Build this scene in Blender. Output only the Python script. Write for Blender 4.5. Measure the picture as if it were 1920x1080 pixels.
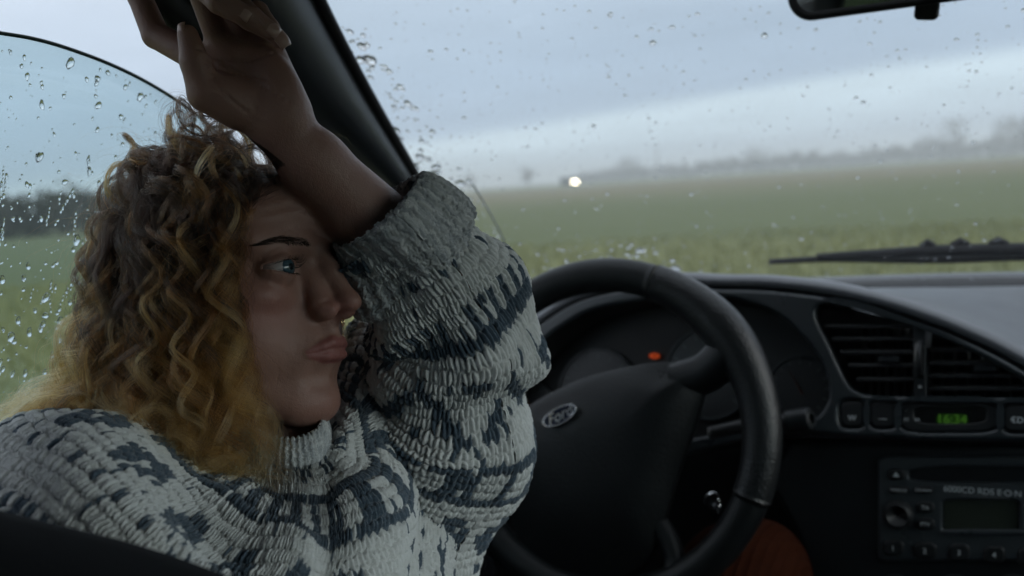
import bpy, bmesh, math, os
import numpy as np
from mathutils import Vector, Matrix
R_ = math.radians
rng = np.random.default_rng(7)
scene = bpy.context.scene
for o in list(bpy.data.objects): bpy.data.objects.remove(o)
COL = scene.collection

# ------------------------------------------------------------------ camera
FPX = 1867.0; CAMZ = 1.13; PSI = R_(25.0); ROLL = math.atan(0.066)
PITCH = math.atan(193.0*math.cos(ROLL)/FPX)
CF = np.array([-math.sin(PSI)*math.cos(PITCH), math.cos(PSI)*math.cos(PITCH), -math.sin(PITCH)])
_r0 = np.array([math.cos(PSI), math.sin(PSI), 0.0]); _u0 = np.cross(_r0, CF)
CR = _r0*math.cos(ROLL) - _u0*math.sin(ROLL); CU = _u0*math.cos(ROLL) + _r0*math.sin(ROLL)
CC = np.array([0.0, 0.0, CAMZ])
cam_d = bpy.data.cameras.new('camera'); cam = bpy.data.objects.new('camera', cam_d); COL.objects.link(cam)
cam_d.sensor_width = 36.0; cam_d.lens = FPX/1920*36.0; cam_d.clip_start = 0.02; cam_d.clip_end = 20000
M = Matrix.Identity(4)
for i in range(3):
    M[i][0] = CR[i]; M[i][1] = CU[i]; M[i][2] = -CF[i]; M[i][3] = CC[i]
cam.matrix_world = M
cam_d.dof.use_dof = True; cam_d.dof.focus_distance = 0.67; cam_d.dof.aperture_fstop = 5.6
cam_d.dof.aperture_blades = 0
scene.camera = cam

# ------------------------------------------------------------------ sky, sun, exposure
SUN_EL, SUN_AZ = R_(14), R_(93)          # azimuth measured from +Y towards +X
world = bpy.data.worlds.new('World'); scene.world = world; world.use_nodes = True
wn = world.node_tree; wn.nodes.clear()
def wnode(t, **k):
    n = wn.nodes.new(t)
    for a, b in k.items(): setattr(n, a, b)
    return n
def wlink(a, b): wn.links.new(a, b)
def wmath(op, a, b=None, c=None):
    n = wnode('ShaderNodeMath', operation=op)
    for i, v in enumerate((a, b, c)):
        if v is None: continue
        if isinstance(v, (int, float)): n.inputs[i].default_value = v
        else: wlink(v, n.inputs[i])
    return n.outputs[0]
w_out = wnode('ShaderNodeOutputWorld'); w_bg = wnode('ShaderNodeBackground')
w_sky = wnode('ShaderNodeTexSky', sky_type='NISHITA', sun_disc=False)
w_sky.sun_elevation = SUN_EL; w_sky.sun_rotation = SUN_AZ; w_sky.air_density = 1.5; w_sky.dust_density = 3.0
w_tc = wnode('ShaderNodeTexCoord'); w_sep = wnode('ShaderNodeSeparateXYZ')
wlink(w_tc.outputs['Generated'], w_sep.inputs[0])
az = wmath('ARCTAN2', w_sep.outputs[0], w_sep.outputs[1])            # 0 ahead, + to the right
el = wmath('ARCSINE', w_sep.outputs[2])
# a cloud deck seen from below: its pattern is laid on a plane overhead
zz = wmath('ADD', wmath('ABSOLUTE', w_sep.outputs[2]), 0.10)
cu = wmath('DIVIDE', w_sep.outputs[0], zz); cv = wmath('DIVIDE', w_sep.outputs[1], zz)
w_cmb = wnode('ShaderNodeCombineXYZ'); wlink(cu, w_cmb.inputs[0]); wlink(cv, w_cmb.inputs[1])
w_n1 = wnode('ShaderNodeTexNoise'); w_n1.inputs['Scale'].default_value = 0.55; w_n1.inputs['Detail'].default_value = 5; w_n1.inputs['Roughness'].default_value = 0.55
wlink(w_cmb.outputs[0], w_n1.inputs['Vector'])
n1 = wmath('SUBTRACT', w_n1.outputs[0], 0.5)
# elevation warped so that the edge of the deck lies lower to the left and is uneven
el2 = wmath('ADD', wmath('SUBTRACT', el, wmath('MULTIPLY', wmath('SINE', wmath('ADD', az, 0.42)), 0.072)), wmath('MULTIPLY', n1, 0.035))
w_ramp = wnode('ShaderNodeValToRGB'); cr = w_ramp.color_ramp; cr.interpolation = 'LINEAR'
wlink(wmath('MULTIPLY_ADD', el2, 1.0/0.9, 0.1), w_ramp.inputs[0])
SKYRAMP = [(0.00, (0.36, 0.43, 0.52)), (0.105, (0.42, 0.50, 0.59)), (0.128, (0.46, 0.55, 0.63)), (0.147, (0.52, 0.62, 0.70)), (0.157, (0.53, 0.63, 0.71)), (0.170, (0.35, 0.435, 0.545)), (0.18, (0.325, 0.405, 0.515)),
           (0.23, (0.335, 0.415, 0.525)), (0.32, (0.41, 0.485, 0.59)), (0.45, (0.54, 0.60, 0.69)), (1.0, (0.66, 0.71, 0.79))]
while len(cr.elements) > 1: cr.elements.remove(cr.elements[-1])
cr.elements[0].position = SKYRAMP[0][0]; cr.elements[0].color = (*SKYRAMP[0][1], 1)
for p_, c_ in SKYRAMP[1:]:
    e = cr.elements.new(p_); e.color = (*c_, 1)
w_var = wnode('ShaderNodeVectorMath', operation='SCALE'); wlink(w_ramp.outputs[0], w_var.inputs[0])
wlink(wmath('MULTIPLY_ADD', n1, 0.55, 1.0), w_var.inputs['Scale'])
w_nis = wnode('ShaderNodeVectorMath', operation='SCALE'); wlink(w_sky.outputs[0], w_nis.inputs[0]); w_nis.inputs['Scale'].default_value = 0.05
w_mix = wnode('ShaderNodeMixRGB'); w_mix.inputs[0].default_value = 0.92
wlink(w_nis.outputs[0], w_mix.inputs[1]); wlink(w_var.outputs[0], w_mix.inputs[2])
wlink(w_mix.outputs[0], w_bg.inputs[0]); w_bg.inputs[1].default_value = 1.65
wlink(w_bg.outputs[0], w_out.inputs[0])
sun_d = bpy.data.lights.new('sun', 'SUN'); sun = bpy.data.objects.new('sun', sun_d); COL.objects.link(sun)
sun_d.energy = 2.2; sun_d.angle = R_(45); sun_d.color = (1.0, 0.96, 0.92)
sd = Vector((math.sin(SUN_AZ)*math.cos(SUN_EL), math.cos(SUN_AZ)*math.cos(SUN_EL), math.sin(SUN_EL)))
sun.rotation_euler = sd.to_track_quat('Z', 'Y').to_euler()
scene.view_settings.view_transform = 'Standard'; scene.view_settings.look = 'None'
scene.view_settings.exposure = 0.0; scene.view_settings.gamma = 1.0; scene.view_settings.use_curve_mapping = False
scene.render.engine = 'CYCLES'
scene.cycles.use_denoising = True
scene.cycles.max_bounces = 12; scene.cycles.diffuse_bounces = 4; scene.cycles.glossy_bounces = 4
scene.cycles.transmission_bounces = 8; scene.cycles.transparent_max_bounces = 24; scene.cycles.volume_bounces = 1
scene.cycles.sample_clamp_indirect = 4.0; scene.cycles.caustics_reflective = False

# ------------------------------------------------------------------ helpers
def ray(px, py):
    v = CF + (px-960)/FPX*CR - (py-540)/FPX*CU
    return v
def at(px, py, d): return CC + d*ray(px, py)
def at_plane(px, py, p0, n):
    v = ray(px, py); return CC + v*(np.dot(np.asarray(p0)-CC, n)/np.dot(v, n))
def at_f(px, py, g, lo=0.3, hi=4.0):
    """first point along the pixel's ray where g(point) changes sign"""
    v = ray(px, py); ts = np.linspace(lo, hi, 200); s = [g(CC+t*v) for t in ts]
    for a in range(199):
        if s[a]*s[a+1] <= 0:
            l, h = ts[a], ts[a+1]
            for _ in range(40):
                m = (l+h)/2
                if g(CC+l*v)*g(CC+m*v) <= 0: h = m
                else: l = m
            return CC+l*v
    return None
def project(X):
    X = np.asarray(X)-CC; d = X@CF
    return np.stack([960+FPX*(X@CR)/d, 540-FPX*(X@CU)/d, d], -1)
def spline(pts, n, closed=False):
    """Catmull-Rom through pts, n samples"""
    P = np.asarray(pts, float); m = len(P)
    if closed: t = np.linspace(0, m, n, endpoint=False)
    else: t = np.linspace(0, m-1, n)
    i = np.floor(t).astype(int)
    if not closed: i = np.minimum(i, m-2)
    f = (t-i)[:, None]
    def g(k):
        if closed: return P[k % m]
        e = np.concatenate([[2*P[0]-P[1]], P, [2*P[-1]-P[-2]]]); return e[np.clip(k+1, 0, m+1)]
    p0, p1, p2, p3 = g(i-1), g(i), g(i+1), g(i+2)
    return .5*((2*p1)+(-p0+p2)*f+(2*p0-5*p1+4*p2-p3)*f*f+(-p0+3*p1-3*p2+p3)*f**3)
def link(name, me, mat=None, parent=None, smooth=True):
    o = bpy.data.objects.new(name, me); COL.objects.link(o)
    if mat is not None and hasattr(me, 'materials') and not me.materials: me.materials.append(mat)
    if parent is not None: o.parent = parent
    if smooth and isinstance(me, bpy.types.Mesh) and len(me.polygons):
        me.polygons.foreach_set('use_smooth', np.ones(len(me.polygons), bool))
    return o
def mesh(name, V, Fs, mat=None, parent=None, smooth=True):
    me = bpy.data.meshes.new(name); V = np.asarray(V, np.float32)
    if isinstance(Fs, np.ndarray) and Fs.ndim == 2:
        n, k = Fs.shape
        me.vertices.add(len(V)); me.vertices.foreach_set('co', V.ravel())
        me.loops.add(n*k); me.loops.foreach_set('vertex_index', Fs.astype(np.int32).ravel())
        me.polygons.add(n); me.polygons.foreach_set('loop_start', np.arange(0, n*k, k, dtype=np.int32))
        me.update(calc_edges=True); me.validate()
    else:
        me.from_pydata(V.tolist(), [], [list(map(int, f)) for f in Fs]); me.update()
    return link(name, me, mat, parent, smooth)
def grid_faces(nu, nv, cu=False, cv=False):
    iu = np.arange(nu if cu else nu-1); iv = np.arange(nv if cv else nv-1)
    A, B = np.meshgrid(iu, iv, indexing='ij'); A2 = (A+1) % nu; B2 = (B+1) % nv
    return np.stack([A*nv+B, A2*nv+B, A2*nv+B2, A*nv+B2], -1).reshape(-1, 4)
def frames(P):
    P = np.asarray(P, float); T = np.gradient(P, axis=0); T /= np.linalg.norm(T, axis=1)[:, None]
    n = np.cross(T[0], [0, 0, 1.0]); 
    if np.linalg.norm(n) < .1: n = np.cross(T[0], [1.0, 0, 0])
    n /= np.linalg.norm(n); N = [n]
    for k in range(1, len(P)):
        n = N[-1]-T[k]*np.dot(N[-1], T[k]); N.append(n/np.linalg.norm(n))
    N = np.array(N); return T, N, np.cross(T, N)
def tube_arrays(P, rad, sides=10, closed=False, caps=True):
    P = np.asarray(P, float); n = len(P); rad = np.broadcast_to(np.asarray(rad, float), (n,))
    T, N, B = frames(P); a = np.linspace(0, 2*np.pi, sides, endpoint=False)
    V = P[:, None]+rad[:, None, None]*(np.cos(a)[None, :, None]*N[:, None]+np.sin(a)[None, :, None]*B[:, None])
    F = grid_faces(n, sides, closed, True).tolist()
    if caps and not closed:
        F.append(list(range(sides))[::-1]); F.append([(n-1)*sides+i for i in range(sides)])
    return V.reshape(-1, 3), F
def tube(name, P, rad, mat, parent=None, sides=10, closed=False):
    V, F = tube_arrays(P, rad, sides, closed); return mesh(name, V, F, mat, parent)
class MB:
    """collects several shapes into one mesh"""
    def __init__(s): s.V = []; s.F = []; s.n = 0
    def add(s, V, F):
        V = np.asarray(V, float); s.V.append(V); s.F += [[int(i)+s.n for i in f] for f in F]; s.n += len(V)
    def box(s, c, size, rot=None):
        q = np.array([[x, y, z] for x in (-.5, .5) for y in (-.5, .5) for z in (-.5, .5)])*np.asarray(size)
        if rot is not None: q = q@np.asarray(rot).T
        s.add(q+np.asarray(c), [(0, 1, 3, 2), (4, 6, 7, 5), (0, 4, 5, 1), (2, 3, 7, 6), (0, 2, 6, 4), (1, 5, 7, 3)])
    def tube(s, P, r, sides=8): s.add(*tube_arrays(P, r, sides))
    def build(s, name, mat, parent=None, smooth=False): return mesh(name, np.concatenate(s.V), s.F, mat, parent, smooth)
def bevel(o, w, seg=3, ang=35):
    m = o.modifiers.new('bevel', 'BEVEL'); m.width = w; m.segments = seg; m.limit_method = 'ANGLE'; m.angle_limit = R_(ang)
    return o
class Plane:
    """a flat working plane in the scene: origin, x axis, y axis, normal"""
    def __init__(s, p0, n, xdir):
        s.p = np.asarray(p0, float); s.n = np.asarray(n, float)/np.linalg.norm(n)
        x = np.asarray(xdir, float); x = x-s.n*np.dot(x, s.n); s.x = x/np.linalg.norm(x); s.y = np.cross(s.n, s.x)
    def uv(s, px, py):
        q = at_plane(px, py, s.p, s.n)-s.p; return np.array([q@s.x, q@s.y])
    def uvs(s, L): return np.array([s.uv(*a) for a in L])
    def pt(s, u, v, h=0): return s.p+u*s.x+v*s.y+h*s.n
    def matrix(s, h=0):
        m = Matrix.Identity(4)
        for i in range(3): m[i][0] = s.x[i]; m[i][1] = s.y[i]; m[i][2] = s.n[i]; m[i][3] = (s.p+h*s.n)[i]
        return m
def plate(name, loops, plane, h0, h1, bev, mat, parent, res=3):
    """a flat plate with holes: 2D curve, filled, extruded and rounded, turned into a mesh"""
    cu_ = bpy.data.curves.new(name, 'CURVE'); cu_.dimensions = '2D'; cu_.fill_mode = 'BOTH'
    t = (h1-h0)/2; cu_.extrude = max(t-bev, 1e-5); cu_.bevel_depth = bev; cu_.bevel_resolution = res; cu_.offset = -bev
    for L in loops:
        s_ = cu_.splines.new('POLY'); s_.points.add(len(L)-1); s_.use_cyclic_u = True
        for p_, q in zip(s_.points, L): p_.co = (q[0], q[1], 0, 1)
    tmp = bpy.data.objects.new(name+'_c', cu_); COL.objects.link(tmp)
    me = bpy.data.meshes.new_from_object(tmp.evaluated_get(bpy.context.evaluated_depsgraph_get()))
    bpy.data.objects.remove(tmp); bpy.data.curves.remove(cu_)
    me.name = name; me.transform(plane.matrix((h0+h1)/2)); me.materials.clear()
    o = link(name, me, mat, parent, True)
    m = o.modifiers.new('edges', 'EDGE_SPLIT'); m.split_angle = R_(50)
    return o
def rrect(u0, v0, u1, v1, r, n=6):
    L = []
    for cx, cy, a0 in ((u1-r, v1-r, 0), (u0+r, v1-r, 90), (u0+r, v0+r, 180), (u1-r, v0+r, 270)):
        for k in range(n+1):
            a = R_(a0+90*k/n); L.append((cx+r*math.cos(a), cy+r*math.sin(a)))
    return np.array(L)
def circle(cx, cy, r, n=32, ry=None):
    a = np.linspace(0, 2*np.pi, n, endpoint=False); return np.stack([cx+r*np.cos(a), cy+(ry or r)*np.sin(a)], -1)
def pillow(name, outline, plane, h0, height, mat, parent, rings=10, power=2.4, centre=None, bumpf=None):
    """a domed pad over a star-shaped outline"""
    L = np.asarray(outline); c = L.mean(0) if centre is None else np.asarray(centre); n = len(L)
    ts = np.sin(np.linspace(0, 1, rings)*np.pi/2); V = []
    V += [plane.pt(*q, h0-.012) for q in L]
    for t in ts[::-1][:-1]:
        for q in L:
            u = c+(q-c)*t; h = h0+height*(1-t**power)
            if bumpf: h += bumpf(u[0], u[1])
            V.append(plane.pt(*u, h))
    V.append(plane.pt(*c, h0+height+(bumpf(*c) if bumpf else 0)))
    F = grid_faces(rings, n, False, True).tolist(); last = (rings-1)*n
    F += [[last+i, len(V)-1, last+(i+1) % n] for i in range(n)]
    return mesh(name, V, F, mat, parent)
def text(name, body, plane, u, v, h, size, mat, parent, align='CENTER', shear=0.0, ext=0.0002, rot=0.0, weight=0.0):
    c = bpy.data.curves.new(name, 'FONT'); c.body = body; c.size = size; c.align_x = align; c.align_y = 'CENTER'; c.shear = shear; c.extrude = ext; c.offset = weight
    tmp = bpy.data.objects.new(name+'_t', c); COL.objects.link(tmp)
    me = bpy.data.meshes.new_from_object(tmp.evaluated_get(bpy.context.evaluated_depsgraph_get()))
    bpy.data.objects.remove(tmp); bpy.data.curves.remove(c); me.materials.clear()
    me.transform(plane.matrix() @ Matrix.Translation((u, v, h)) @ Matrix.Rotation(rot, 4, 'Z'))
    return link(name, me, mat, parent, False)
def tag(o, label=None, cat=None, group=None, kind=None):
    for k, v in (('label', label), ('category', cat), ('group', group), ('kind', kind)):
        if v: o[k] = v
    return o
def empty(name, loc, parent=None):
    o = bpy.data.objects.new(name, None); COL.objects.link(o); o.empty_display_size = .1
    if parent is not None: o.parent = parent
    else: o.location = loc
    return o

# ------------------------------------------------------------------ materials
class Mat:
    def __init__(s, name):
        s.m = bpy.data.materials.new(name); s.m.use_nodes = True; s.t = s.m.node_tree; s.t.nodes.clear()
        s.out = s.n('ShaderNodeOutputMaterial')
    def n(s, t, **k):
        q = s.t.nodes.new(t)
        for a, b in k.items():
            if a == 'ins':
                for i, v in b.items():
                    if isinstance(v, bpy.types.NodeSocket): s.t.links.new(v, q.inputs[i])
                    else: q.inputs[i].default_value = v
            else: setattr(q, a, b)
        return q
    def l(s, a, b): s.t.links.new(a, b)
    def math(s, op, a, b=0.0, c=0.0, clamp=False):
        q = s.n('ShaderNodeMath', operation=op, use_clamp=clamp, ins={0: a, 1: b, 2: c}); return q.outputs[0]
    def noise(s, scale, detail=3, rough=.5, coord='Object', vec=None, dim='3D'):
        q = s.n('ShaderNodeTexNoise', noise_dimensions=dim, ins={'Scale': scale, 'Detail': detail, 'Roughness': rough})
        if vec is None: vec = s.n('ShaderNodeTexCoord').outputs[coord]
        s.l(vec, q.inputs['Vector']); return q.outputs[0]
    def ramp(s, fac, stops):
        q = s.n('ShaderNodeValToRGB', ins={0: fac}); e = q.color_ramp.elements
        while len(e) > 1: e.remove(e[-1])
        e[0].position = stops[0][0]; e[0].color = (*stops[0][1], 1)
        for p_, c_ in stops[1:]: e.new(p_).color = (*c_, 1)
        return q.outputs[0]
    def mix(s, fac, a, b):
        q = s.n('ShaderNodeMixRGB', ins={0: fac, 1: a, 2: b}); return q.outputs[0]
    def bump(s, h, strength, dist):
        q = s.n('ShaderNodeBump', ins={'Height': h, 'Strength': strength, 'Distance': dist}); return q.outputs[0]
    def principled(s, color, rough=.5, normal=None, spec=.5, metal=0.0, **ins):
        q = s.n('ShaderNodeBsdfPrincipled', ins={'Base Color': color if not isinstance(color, tuple) else (*color, 1)[:4], 'Roughness': rough, 'Metallic': metal, 'Specular IOR Level': spec, **ins})
        if normal is not None: s.l(normal, q.inputs['Normal'])
        s.l(q.outputs[0], s.out.inputs[0]); return q
def plastic(name, col, rough=.5, grain=900, gs=.25, spec=.4, var=.12):
    m = Mat(name); n1 = m.noise(grain, 2); n2 = m.noise(14, 4, .6)
    c = m.mix(m.math('MULTIPLY', n2, 1.0), (*[v*(1-var) for v in col], 1), (*[v*(1+var) for v in col], 1))
    r = m.math('MULTIPLY_ADD', n2, .22, rough-.11)
    m.principled(c, r, m.bump(n1, gs, .0009), spec); return m.m
def plain(name, col, rough=.5, metal=0.0, spec=.5, **ins):
    m = Mat(name); n2 = m.noise(30, 3)
    r = m.math('MULTIPLY_ADD', n2, .15, rough-.07)
    m.principled((*col, 1), r, None, spec, metal, **ins); return m.m
def glowing(name, col, strength):
    m = Mat(name); m.principled((*[c*.3 for c in col], 1), .4, **{'Emission Color': (*col, 1), 'Emission Strength': strength}); return m.m
def pane(name, tint, refl=1.0, film=0.0):
    """thin sheet of glass: clear transmission with a Fresnel reflection; film = share of fine wet haze"""
    m = Mat(name); tr = m.n('ShaderNodeBsdfTransparent', ins={0: (*tint, 1)})
    gl = m.n('ShaderNodeBsdfGlossy', ins={0: (1, 1, 1, 1), 'Roughness': .02})
    lw = m.n('ShaderNodeLayerWeight', ins={'Blend': .5}); fr = m.math('MULTIPLY_ADD', m.math('POWER', lw.outputs['Facing'], 5.0), .96*refl, .04*refl); q = m.n('ShaderNodeMixShader', ins={0: fr, 1: tr.outputs[0], 2: gl.outputs[0]})
    m.l(q.outputs[0], m.out.inputs[0]); return m.m
M_WATER = (lambda m: (m.l(m.n('ShaderNodeBsdfGlass', ins={'IOR': 1.33, 'Roughness': 0.0}).outputs[0], m.out.inputs[0]), m.m)[1])(Mat('rain water'))
M_DASH = plastic('charcoal dash plastic', (.008, .0105, .012), .48, 500, .4, .35, .25)
M_PAD = plastic('dash top soft plastic', (.10, .105, .115), .38, 1000, .35, .5)
M_FASCIA = plastic('fascia plastic', (.019, .024, .027), .30, 1400, .10, .5)
M_DARK = plastic('black plastic', (.008, .009, .009), .5, 1000, .15, .4)
M_WHEEL = plastic('steering wheel leather', (.007, .0082, .009), .38, 330, 1.0, .45, .25)
M_HORN = plastic('horn pad plastic', (.0045, .006, .0066), .44, 420, .6, .32, .25)
M_RUBBER = plastic('black rubber', (.012, .012, .013), .6, 700, .2, .3)
M_TRIM = plastic('pillar trim plastic', (.022, .026, .029), .36, 1200, .18, .5)
M_LINER = plastic('roof lining cloth', (.03, .031, .031), .95, 1500, .5, .1)
M_BODY = plain('dark car paint', (.03, .035, .045), .25)
M_PRINT = plain('pale print', (.70, .73, .73), .5)
M_CHROME = plain('chrome', (.75, .76, .78), .15, 1.0)
M_BTN = plastic('button plastic', (.008, .009, .010), .48, 1500, .1, .5)
# ------------------------------------------------------------------ the place outside
def ground_material():
    m = Mat('rough pasture'); tc = m.n('ShaderNodeTexCoord').outputs['Object']
    sp = m.n('ShaderNodeSeparateXYZ', ins={0: tc})
    big = m.noise(.05, 4, .6, vec=tc); mid = m.noise(.6, 5, .65, vec=tc); fine = m.noise(9, 5, .7, vec=tc)
    # distance along the direction in which the strips of the field lie one behind the other
    s = m.math('ADD', m.math('MULTIPLY', sp.outputs[0], -math.sin(R_(13))), m.math('MULTIPLY', sp.outputs[1], math.cos(R_(13))))
    s = m.math('ADD', s, m.math('MULTIPLY_ADD', mid, 5.0, -2.5))
    s = m.math('ADD', s, m.math('MULTIPLY_ADD', big, 10.0, -5.0))
    sr = m.math('DIVIDE', s, 200.0)
    band = m.ramp(sr, [(0.0, (.24, .255, .115)), (.068, (.255, .27, .12)), (.084, (.095, .125, .055)), (.2, (.10, .125, .060)), (.32, (.15, .145, .085)), (.55, (.19, .145, .10)), (1.0, (.14, .15, .09))])
    c = m.mix(m.math('MULTIPLY', fine, .55), band, (.26, .25, .12, 1)); c = m.mix(m.math('MULTIPLY', mid, .35), c, (.075, .10, .04, 1))
    m.principled(c, .9, m.bump(fine, .8, .05), .2); return m.m
gw, gn = 3200.0, 160
gx = np.sign(np.linspace(-1, 1, gn))*np.abs(np.linspace(-1, 1, gn))**3*gw
GX, GY = np.meshgrid(gx, gx, indexing='ij')
GZ = .05*np.sin(GX*.21+GY*.13)+.04*np.sin(GY*.37-GX*.11); GZ[(np.abs(GX) < 6) & (np.abs(GY) < 8)] = 0
tag(mesh('field', np.stack([GX, GY, GZ-.02], -1).reshape(-1, 3), grid_faces(gn, gn), ground_material()), kind='structure')

def leaf_mat(name, c1, c2):
    m = Mat(name); n_ = m.noise(.8, 4); m.principled(m.mix(n_, (*c1, 1), (*c2, 1)), .8, spec=.2); return m.m
M_LEAF = leaf_mat('bare winter crown', (.022, .024, .018), (.05, .046, .034)); M_BARK = plain('bark', (.06, .05, .04), .9)
M_HEDGE = leaf_mat('hedge', (.03, .03, .022), (.075, .068, .05))
def leaf_cloud(c, rad, n, size, r):
    """leaf and twig faces through the volume of a crown, in clumps"""
    k = max(6, n//60); cl = r.normal(size=(k, 3)); cl /= np.linalg.norm(cl, axis=1)[:, None]; cl *= r.uniform(.3, 1, (k, 1))**.6
    p = cl[r.integers(0, k, n)]+r.normal(scale=.22, size=(n, 3)); p = p*rad+c
    a = r.normal(size=(n, 3)); a /= np.linalg.norm(a, axis=1)[:, None]; b = np.cross(a, r.normal(size=(n, 3))); b /= np.linalg.norm(b, axis=1)[:, None]
    s = size*r.uniform(.5, 1.3, (n, 1)); V = np.stack([p-a*s, p+b*s*.5, p+a*s, p-b*s*.5], 1).reshape(-1, 3)
    return V, np.arange(4*n).reshape(n, 4)
def tree(name, base, h, w, r, label, group):
    t = tag(empty(name, base), label, 'tree', group)
    P = spline([(0, 0, -.2), (.05*w, 0, .3*h), (-.04*w, .03*w, .6*h), (0, 0, .85*h)], 8)
    mb = MB(); mb.tube(P, np.linspace(.035*h, .008*h, 8), 6)
    for k in range(7):
        a = r.uniform(0, 6.28); z = r.uniform(.3, .6)*h; q = np.array([math.cos(a)*w*.4, math.sin(a)*w*.4, z+.25*h])
        mb.tube(spline([(0, 0, z), q*[.5, .5, 0]+[0, 0, z+.1*h], q], 5), np.linspace(.014*h, .004*h, 5), 5)
    mb.build('trunk', M_BARK, t, True)
    V, F = leaf_cloud(np.array([0, 0, .64*h]), np.array([w*.5, w*.5, .36*h]), 700, h*.035, r); mesh('crown', V, F, M_LEAF, t, False)
    return t
def ground_dir(px, dist):
    """the place on the ground at this bearing and distance"""
    v = ray(px, 348); v = v[:2]/np.linalg.norm(v[:2]); return np.array([v[0]*dist, v[1]*dist, 0.0])
trr = np.random.default_rng(11)
for px, d, h, w, lab in ((884, 330, 5.5, 5, 'small hazy tree standing alone at the far edge of the field, away from the wood'),
                         (990, 360, 7.5, 6, 'hazy tree standing near the lit headlamps, apart from the wood'),
                         (1182, 420, 10, 13, 'broad hazy tree at the near end of the far wood'),
                         (1422, 430, 10, 15, 'wide round hazy tree rising over the middle of the far wood'),
                         (1772, 420, 14, 17, 'tallest hazy tree rising over the far wood'),
                         (1896, 420, 15, 17, 'tall hazy tree behind the wipers, standing over the far wood')):
    tree('distant_tree', ground_dir(px, d), h, w, trr, lab, 'trees at the far edge of the field')
V_, F_, nn = [], [], 0
for k in range(230):
    px = 1090+k*6.2; d = 440+trr.uniform(-25, 40); h = (4.4+2.6*min(1, max(0, (px-1100)/800)))*trr.uniform(.7, 1.35)
    V, F = leaf_cloud(np.array([0, 0, h*.5]), np.array([4.2, 4.2, h*.5]), 150, .75, trr); V_.append(V+ground_dir(px, d)); F_.append(F+nn); nn += len(V)
for k in range(160):                                   # the hedge seen through the side window
    px = -900+k*11.5; d = 62+trr.uniform(-2, 2)
    if px > 700: break
    V, F = leaf_cloud(np.array([0, 0, 1.2]), np.array([1.2, 1.2, trr.uniform(1.0, 1.6)]), 170, .22, trr); V_.append(V+ground_dir(px, d)); F_.append(F+nn); nn += len(V)
tag(mesh('far_wood', np.concatenate(V_), np.concatenate(F_), M_HEDGE, None, False), 'hazy grey line of far woodland and hedge along the horizon', 'woodland', kind='stuff')
# grass close to the car
gr = np.random.default_rng(5); n = 40000
ang = gr.uniform(R_(-22), R_(75), n); dd = 4+14*gr.uniform(0, 1, n)**1.2
gp = np.stack([-np.sin(ang)*dd, np.cos(ang)*dd, np.zeros(n)], -1); gh = gr.uniform(.05, .16, n); la = gr.uniform(0, 6.28, n)
sx = np.stack([np.cos(la), np.sin(la), 0*la], -1)*.008*(1+dd[:, None]*.06); lean = gr.normal(scale=.05, size=(n, 3)); lean[:, 2] = gh
V = np.stack([gp-sx, gp+sx, gp+lean], 1).reshape(-1, 3)
def grass_mat():
    m = Mat('grass blades'); n_ = m.noise(.7, 4, .6); n2 = m.noise(60, 2)
    c = m.mix(n_, (.12, .15, .05, 1), (.25, .26, .105, 1)); m.principled(m.mix(m.math('MULTIPLY', n2, .5), c, (.28, .26, .13, 1)), .6, spec=.3); return m.m
tag(mesh('grass', V, np.arange(3*n).reshape(n, 3), grass_mat(), None, False), 'wet green grass around the car', 'grass', kind='stuff')
# lattice mast
ma = tag(empty('lattice_mast', ground_dir(1235, 415)), 'thin faint lattice mast rising behind the far wood', 'mast')
mb = MB()
for a in range(4):
    s = np.array([(-1, -1), (1, -1), (1, 1), (-1, 1)][a]); mb.tube([(s[0]*.8, s[1]*.8, -.3), (s[0]*.22, s[1]*.22, 12.6)], [.10, .07], 5)
for k in range(12):
    z0, z1 = 1.05*k, 1.05*k+1.05; w0, w1 = .8-.58*z0/12.6, .8-.58*z1/12.6
    for a in range(4):
        s = [(-1, -1), (1, -1), (1, 1), (-1, 1)]; p_, q = s[a], s[(a+1) % 4]
        mb.tube([(p_[0]*w0, p_[1]*w0, z0), (q[0]*w1, q[1]*w1, z1)], [.05, .05], 4)
mb.build('lattice', plain('galvanised steel', (.3, .31, .32), .6), ma)
tube('aerial', [(0, 0, 12.5), (0, 0, 14.8)], [.06, .03], M_DARK, ma, 6)
# the vehicle coming along the far side of the field, headlamps lit
vp = at(1066, 341, 250.0); vd = Vector((-vp[0], -vp[1], 0)); yaw = math.atan2(-vd.x, vd.y)+R_(48)
van = tag(empty('oncoming_van', (vp[0], vp[1], 0)), 'distant dark van with lit headlamps at the far side of the field', 'van'); van.rotation_euler.z = yaw
prof = [(-2.1, .35), (-2.1, 1.9), (-1.9, 2.15), (.7, 2.15), (1.25, 1.35), (2.0, 1.15), (2.15, .9), (2.15, .35)]
V = [(x_, -a, z) for x_ in (-.9, .9) for a, z in prof]; V = [(x_, -y_, z) for x_, y_, z in V]
k = len(prof); F = [list(range(k)), list(range(2*k-1, k-1, -1))]+[[i, i+k, (i+1) % k+k, (i+1) % k] for i in range(k)]
bevel(mesh('body', V, F, M_BODY, van, False), .08)
bm_ = mesh('windscreen', [(-.78, .84, 2.05), (.78, .84, 2.05), (.78, 1.28, 1.45), (-.78, 1.28, 1.45), (-.78, .80, 2.02), (.78, .80, 2.02), (.78, 1.24, 1.42), (-.78, 1.24, 1.42)], [(0, 1, 2, 3), (7, 6, 5, 4), (0, 4, 5, 1), (2, 6, 7, 3), (1, 5, 6, 2), (0, 3, 7, 4)], plain('dark glass', (.02, .02, .025), .08), van, False)
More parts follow.
